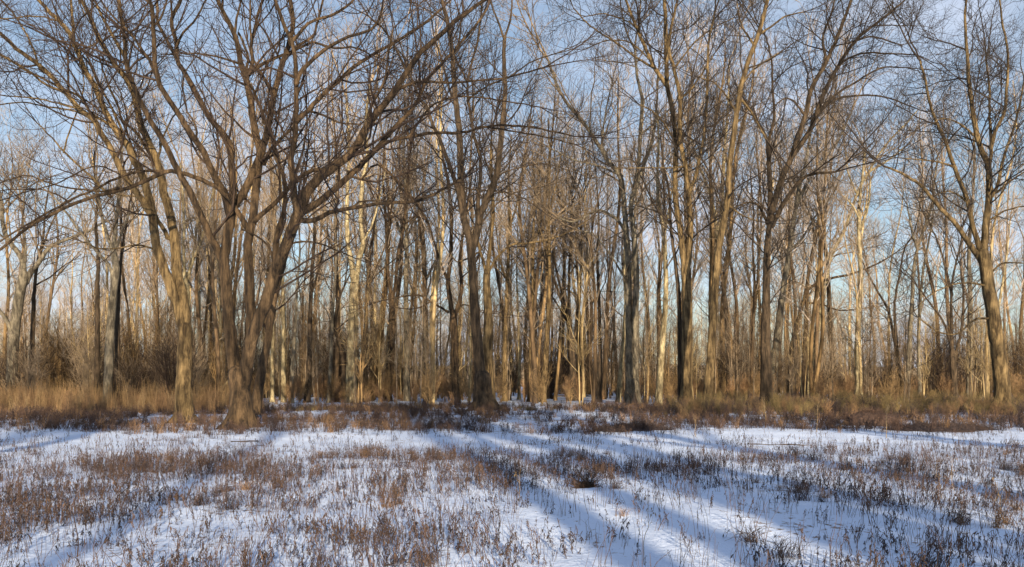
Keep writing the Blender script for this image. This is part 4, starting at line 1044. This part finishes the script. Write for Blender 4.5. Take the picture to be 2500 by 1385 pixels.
# brown clumps
clumps = [tuft(.24, 60, 1.1, MW['rust'], .0026), tuft(.28, 70, .9, MW['weed'], .0026), twiggy(.3, 14, MW['stem'], .0028), tuft(.3, 50, .8, MW['dun'], .0026)]
X_, Y, x = scatter_pts(5, 18, 3.0, lambda a, b, c: sm(vn(a, b, 1.3, 20), .62, .8) + .0)
do('weed_clumps', clumps, X_, Y, .55, 1.15, 'matted rusty brown clumps of weeds on the snow', .1)
# far weed belt behind the strip
def belt_d(X_, Y, x):
    p = .6 * vn(X_, Y, 3.4, 31) + .4 * vn(X_, Y, 1.1, 37)
    d = .16 + 1.2 * sm(p, .38, .66)
    d *= sm(Y, 24.5 , 27.5)
    c = sm(x, 1200, 1260) * (1 - sm(x, 1380, 1450)); d *= 1 - .6 * c
    d *= 1 + .8 * (sm(x, 1400, 1450) * (1 - sm(x, 1640, 1690)) + sm(x, 1980, 2050)) * (1 - sm(Y, 31, 34))
    return d
belt = [weed(.40, 5, 8, .016, MW['weed'], .4), weed(.34, 6, 7, .016, MW['stem'], .4), tuft(.42, 26, .6, MW['weed'], .0045), tuft(.40, 26, .6, MW['stem'], .0045), twiggy(.5, 8, MW['stem'], .005), tuft(.46, 20, .5, MW['dun'], .0045)]
X_, Y, x = scatter_pts(23.5, 48, 5.6, belt_d)
do('far_weeds', belt, X_, Y, .6, 1.2, 'belt of dark reddish weeds beyond the open snow strip', .1)
# golden tall grass, left
gold = [tuft(1.5, 26, .28, MW['dun'], .0065), tuft(1.8, 20, .2, MW['gold'], .006), tuft(1.1, 26, .35, MW['dun'], .0065), tuft(1.25, 18, .25, MW['straw'], .006)]
X_, Y, x = scatter_pts(33, 60, 7.0, lambda a, b, c: (1 - sm(c, 520, 640)) * sm(b, 37, 45) * (.35 + .9 * vn(a, b, 3, 50)) * (1 - .5 * sm(c, 430, 560)))
do('tall_golden_grass', gold, X_, Y, .4, 1.15, 'tall golden dry grass along the left woodland edge', .08)
# low grass rim in the centre
rim = [tuft(.34, 34, .7, MW['gold'], .006), tuft(.36, 34, .7, MW['dun'], .006), tuft(.42, 30, .7, MW['olive'], .006), twiggy(.45, 8, MW['weed'], .006)]
X_, Y, x = scatter_pts(39, 56, 5.0, lambda a, b, c: sm(c, 560, 700) * (1 - sm(c, 1620, 1760)) * sm(b, 40, 42.5) * (1 - sm(b, 47, 51)) * (.10 + .9 * sm(vn(a, b, 2.6, 60), .38, .66)))
do('grass_rim', rim, X_, Y, .55, 1.05, 'low dun grass rim where the snow meets the wood', .1)
# brush, right
br = [twiggy(1.3, 16, MW['olive'], .007), twiggy(1.1, 16, MW['dun'], .007), tuft(1.35, 34, .45, MW['gold'], .0065), tuft(1.1, 34, .5, MW['olive'], .0065), twiggy(1.2, 14, MW['weed'], .007)]
X_, Y, x = scatter_pts(31, 56, 4.2, lambda a, b, c: sm(c, 1590, 1720) * sm(b, 32, 37) * (.25 + 1.0 * sm(vn(a, b, 2.8, 70), .25, .6)) * (1 - .25 * sm(c, 2100, 2200)))
do('edge_brush', br, X_, Y, .25, .75, 'olive and golden brush along the right woodland edge', .1)
# litter and small brush inside the wood
X_, Y, x = scatter_pts(52, 120, .38, lambda a, b, c: (.35 + .6 * vn(a, b, 5, 80)) * (1 - .9 * sm(c, 1200, 1230) * (1 - sm(c, 1500, 1540)) * (1 - sm(b, 75, 90))))
do('woodland_undergrowth', [twiggy(1.5, 14, MW['dun'], .010), twiggy(1.8, 12, MW['gold'], .010), tuft(1.0, 30, .5, MW['dun'], .010)], X_, Y, .6, 1.3, 'sparse dun undergrowth on the snow within the wood', .1)

# far wood: too deep to tell trees apart
n = 800
x = rng.uniform(-200, 2700, n); Y = rng.uniform(122, 240, n)
k = rng.random(n) < np.where(x > 2100, .6, np.where(x > 1560, .8, 1)); x, Y = x[k], Y[k]; n = len(x)
X_ = (x - 1250) / F * Y
s = rng.uniform(.4, .95, n) * np.where(x > 2050, .55, 1.0)
far_meshes = []
for i in (0, 1, 2, 6):
    a, b, *_ = lib[i]
    bm_ = MB()
    far_meshes.append((a, b))
pts = np.stack([X_, Y, np.zeros(n)], 1)
rot = np.stack([np.zeros(n), np.zeros(n), rng.uniform(0, 6.28, n)], 1)
idx = rng.integers(0, 4, n)
fw = gn_scatter('far_wood', [a for a, b in far_meshes], pts, rot, np.stack([s] * 3, 1), idx, 'far bare wood reading as one tan mass of trunks')
fc = gn_scatter('far_wood_twigs', [b for a, b in far_meshes], pts, rot, np.stack([s] * 3, 1), idx, 'far bare twigs reading as one pale tan mass')

# ------------------------------------------------------------------ single things on the snow
def ground_pt(xp, yp):
    Y = CAMH * F / (yp - HZ); return (xp - 1250) / F * Y, Y

# tall single stalks that stand out of the weeds
def stalk(xp, yb, yt, bend, label, m_, wpx, br=3, name='tall_stalk'):
    X0, Y0 = ground_pt(xp, yb); h = (yb - yt) / F * Y0; n = 12
    s = np.linspace(0, 1, n)
    P = np.stack([bend * h * s ** 1.4 + .012 * np.sin(s * 11 + xp), .05 * h * np.sin(s * 4 + yb), -.04 + s * (h + .04)], 1) + np.vstack([[0, 0, 0], rng.normal(0, .004, (n - 1, 3))])
    r0 = wpx * .42 / 2 / F * Y0
    R = r0 * (1 - s * .65)
    root = empty(name, (X0, Y0, float(height(X0, Y0))))
    tag(root, label, 'plant stalk')
    obj('stem', MB().tubes([P], [R], 6).mesh('stem', m_), root)
    P1, R1 = spawn(P[None], R[None], h / (br * 3.0), n=5, ang=(25, 50), up=.2, trop=.1, rf=(.4, .7), rmin=.0012, rmax=.006, t0=.35, K=30, lm=(.6, 1.1))
    mb = MB().tubes(P1, R1, 4)
    P2, R2 = spawn(P1, R1, .05, n=3, ang=(20, 60), rf=(.6, .9), rmin=.001, rmax=.003, K=14); mb.tubes(P2, R2, 3)
    for q_ in P1[:, -1]:
        for _ in range(3):
            v, f = leaf_quads(q_ + rng.normal(0, .01, 3), rng.normal(0, 1, 3), .006, .03, .8); mb.add(v, f)
    obj('side_twigs', mb.mesh('side_twigs', m_), root)['kind'] = 'stuff'
for a in [
    (182, 1384, 1150, .06, 'dark crooked sapling stem rising from the weeds at lower left', MW['stem'], 7, 3, 'young_sapling'),
    (766, 1330, 1098, .02, 'tall thin stalk standing on open snow left of the golden tuft patch', MW['stem'], 3.5, 3),
    (1266, 1240, 1140, .05, 'short straw stalk beside the first blue shadow stripe', MW['straw'], 3, 2),
    (1572, 1384, 1200, .07, 'pale tall stalk standing at the bottom between two shadow stripes', MW['straw'], 5, 2),
    (1490, 1384, 1215, .10, 'dark slim stalk at the bottom left of the pale tall stalk', MW['stem'], 4, 3),
    (1822, 1210, 1042, -.02, 'dark tall stalk crossing the bright strip left of its shorter neighbour', MW['stem'], 4, 3),
    (1787, 1165, 1052, .02, 'shorter dark stalk near the tall dark one, on the bright strip', MW['stem'], 3.5, 2),
    (2297, 1218, 1128, -.12, 'curved pale straw stalk in the dense weeds at right', MW['straw'], 3.5, 2),
    (2325, 1205, 1110, .02, 'upright straw stalk just right of the curved pale one', MW['straw'], 3, 2),
    (2452, 1275, 1175, -.18, 'bent pale stalk arching over dark weeds at far right', MW['straw'], 4, 2),
    (1996, 1056, 965, .02, 'pale yellow stalk before the brush, left of the dark mound', MW['straw'], 4, 3),
    (1869, 1046, 985, -.05, 'pale dry stalk before the foot of the sturdy dark brown tree', MW['straw'], 6, 3),
    (1697, 1064, 1020, .02, 'small pale stalk below the light brown forked tree', MW['straw'], 3.5, 3),
    (1357, 1150, 1085, .03, 'single straw stalk in the strip below the fanning clump', MW['straw'], 2.5, 2),
    (2165, 1068, 990, .01, 'olive straw stalk just right of the dark brush mound', MW['straw'], 4, 3),
    (935, 1384, 1262, .08, 'long dark stalk leaning right at the bottom below the golden tufts', MW['stem'], 3, 4),
    (1040, 1384, 1250, -.05, 'long dark stalk leaning left at the bottom centre', MW['stem'], 3, 4),
]:
    stalk(*a[:8], name=a[8] if len(a) > 8 else 'tall_stalk')

# fallen stick on the strip
def log(xp, yp, length, ang, r, label, name, m_, tilt=0, twigs=True):
    X0, Y0 = ground_pt(xp, yp); n = 10; s = np.linspace(-.5, .5, n) * length
    P = np.stack([s * np.cos(ang), s * np.sin(ang) + .02 * np.sin(s * 5), r * .6 + s * tilt + .01 * np.sin(s * 7) - min(0, 0)], 1)
    if tilt: P[:, 2] += abs(tilt) * length * .5 - r
    R = np.linspace(r, r * .55, n)
    root = empty(name, (X0, Y0, float(height(X0, Y0)))); tag(root, label, 'fallen wood')
    obj('wood', MB().tubes([P], [R], 9, lump=.06).mesh('wood', m_), root)
    if twigs:
        P1, R1 = spawn(P[None], R[None], length / 4, n=4, ang=(30, 60), rf=(.3, .5), rmin=.003, rmax=r * .5, t0=.3, K=24); obj('side_twigs', MB().tubes(P1, R1, 4).mesh('side_twigs', m_), root)['kind'] = 'stuff'
log(598, 1073, .75, .05, .022, 'short dark stick lying on open snow right below the massive tree', 'fallen_stick', M['dark'], twigs=False)
log(634, 1082, .3, -.3, .012, 'tiny dark twig on the snow just below the short stick', 'fallen_twig', M['dark'], twigs=False)
log(505, 975, 3.2, .5, .05, 'thin bleached branch fallen in the grass left of the massive tree', 'fallen_branch', M['pale'], .06)
log(536, 985, 2.2, 1.2, .10, 'pale broken stub slanting up left of the massive tree', 'broken_stub', M['pale'], .85)
log(1385, 968, 4.5, .1, .16, 'fallen log lying on far snow between bare pole trees', 'fallen_log', M['ochre'], .02)
log(800, 970, 5.0, -.1, .12, 'snow-dusted fallen log left of the pale forked tree', 'fallen_log', M['grey'], .02)
log(1905, 1078, 1.6, -.1, .02, 'thin dark branch lying on snow below the dark brush mound', 'fallen_branch', M['dark'])

# dark brush mounds and a small stump
def mound(xp, yp, w, h, label, name, m_, n=900):
    X0, Y0 = ground_pt(xp, yp); root = empty(name, (X0, Y0, float(height(X0, Y0)))); tag(root, label, 'brush pile')
    u = np.linspace(0, 2 * np.pi, 22, endpoint=False); rows = []
    for k in range(7):
        f = k / 6; rad = w / 2 * math.cos(f * math.pi / 2) ** .8 + .01
        rows.append(np.stack([rad * np.cos(u) * (1 + .12 * np.sin(3 * u + k)), rad * .7 * np.sin(u), np.full(22, -.05 + h * .5 * math.sin(f * math.pi / 2)) + rng.normal(0, .03, 22)], 1))
    v = np.concatenate(rows); i = np.arange(7 * 22).reshape(7, 22); nx = np.roll(i, -1, 1)
    q_ = np.stack([i[:-1], nx[:-1], nx[1:], i[1:]], -1).reshape(-1, 4)
    obj('heap', MB().add(v, q_).mesh('heap', m_), root)
    a = rng.uniform(0, 6.28, n); rr = np.sqrt(rng.random(n)); x0 = rr * w / 2 * np.cos(a); y0 = rr * w * .35 * np.sin(a); z0 = h * .5 * np.cos(rr * np.pi / 2)
    d = norm(np.stack([rng.normal(0, 1, n), rng.normal(0, 1, n), rng.uniform(.1, 1.2, n)], 1)); l_ = rng.uniform(.12, .5, n)[:, None]
    P = np.stack([np.stack([x0, y0, z0], 1) + d * l_ * t_ + rng.normal(0, .01, (n, 3)) for t_ in (-.3, .2, .7)], 1)
    obj('twigs', MB().tubes(P, np.repeat([[.006, .005, .002]], n, 0), 3).mesh('twigs', m_), root)
mound(2126, 1040, 1.9, 1.0, 'dark rounded brush mound in front of the olive brush', 'brush_mound', MW['stem'])
mound(2300, 1050, 3.4, .32, 'long low dark heap right of the rounded mound', 'brush_mound', MW['weed'], 1200)
mound(1545, 1048, 2.6, .3, 'wide reddish-dark weed heap below the double trunk', 'brush_mound', MW['weed'], 1400)
mound(1428, 1190, .32, .10, 'small orange leaf clump on snow by the shadow stripe', 'leaf_clump', MW['rust'], 160)
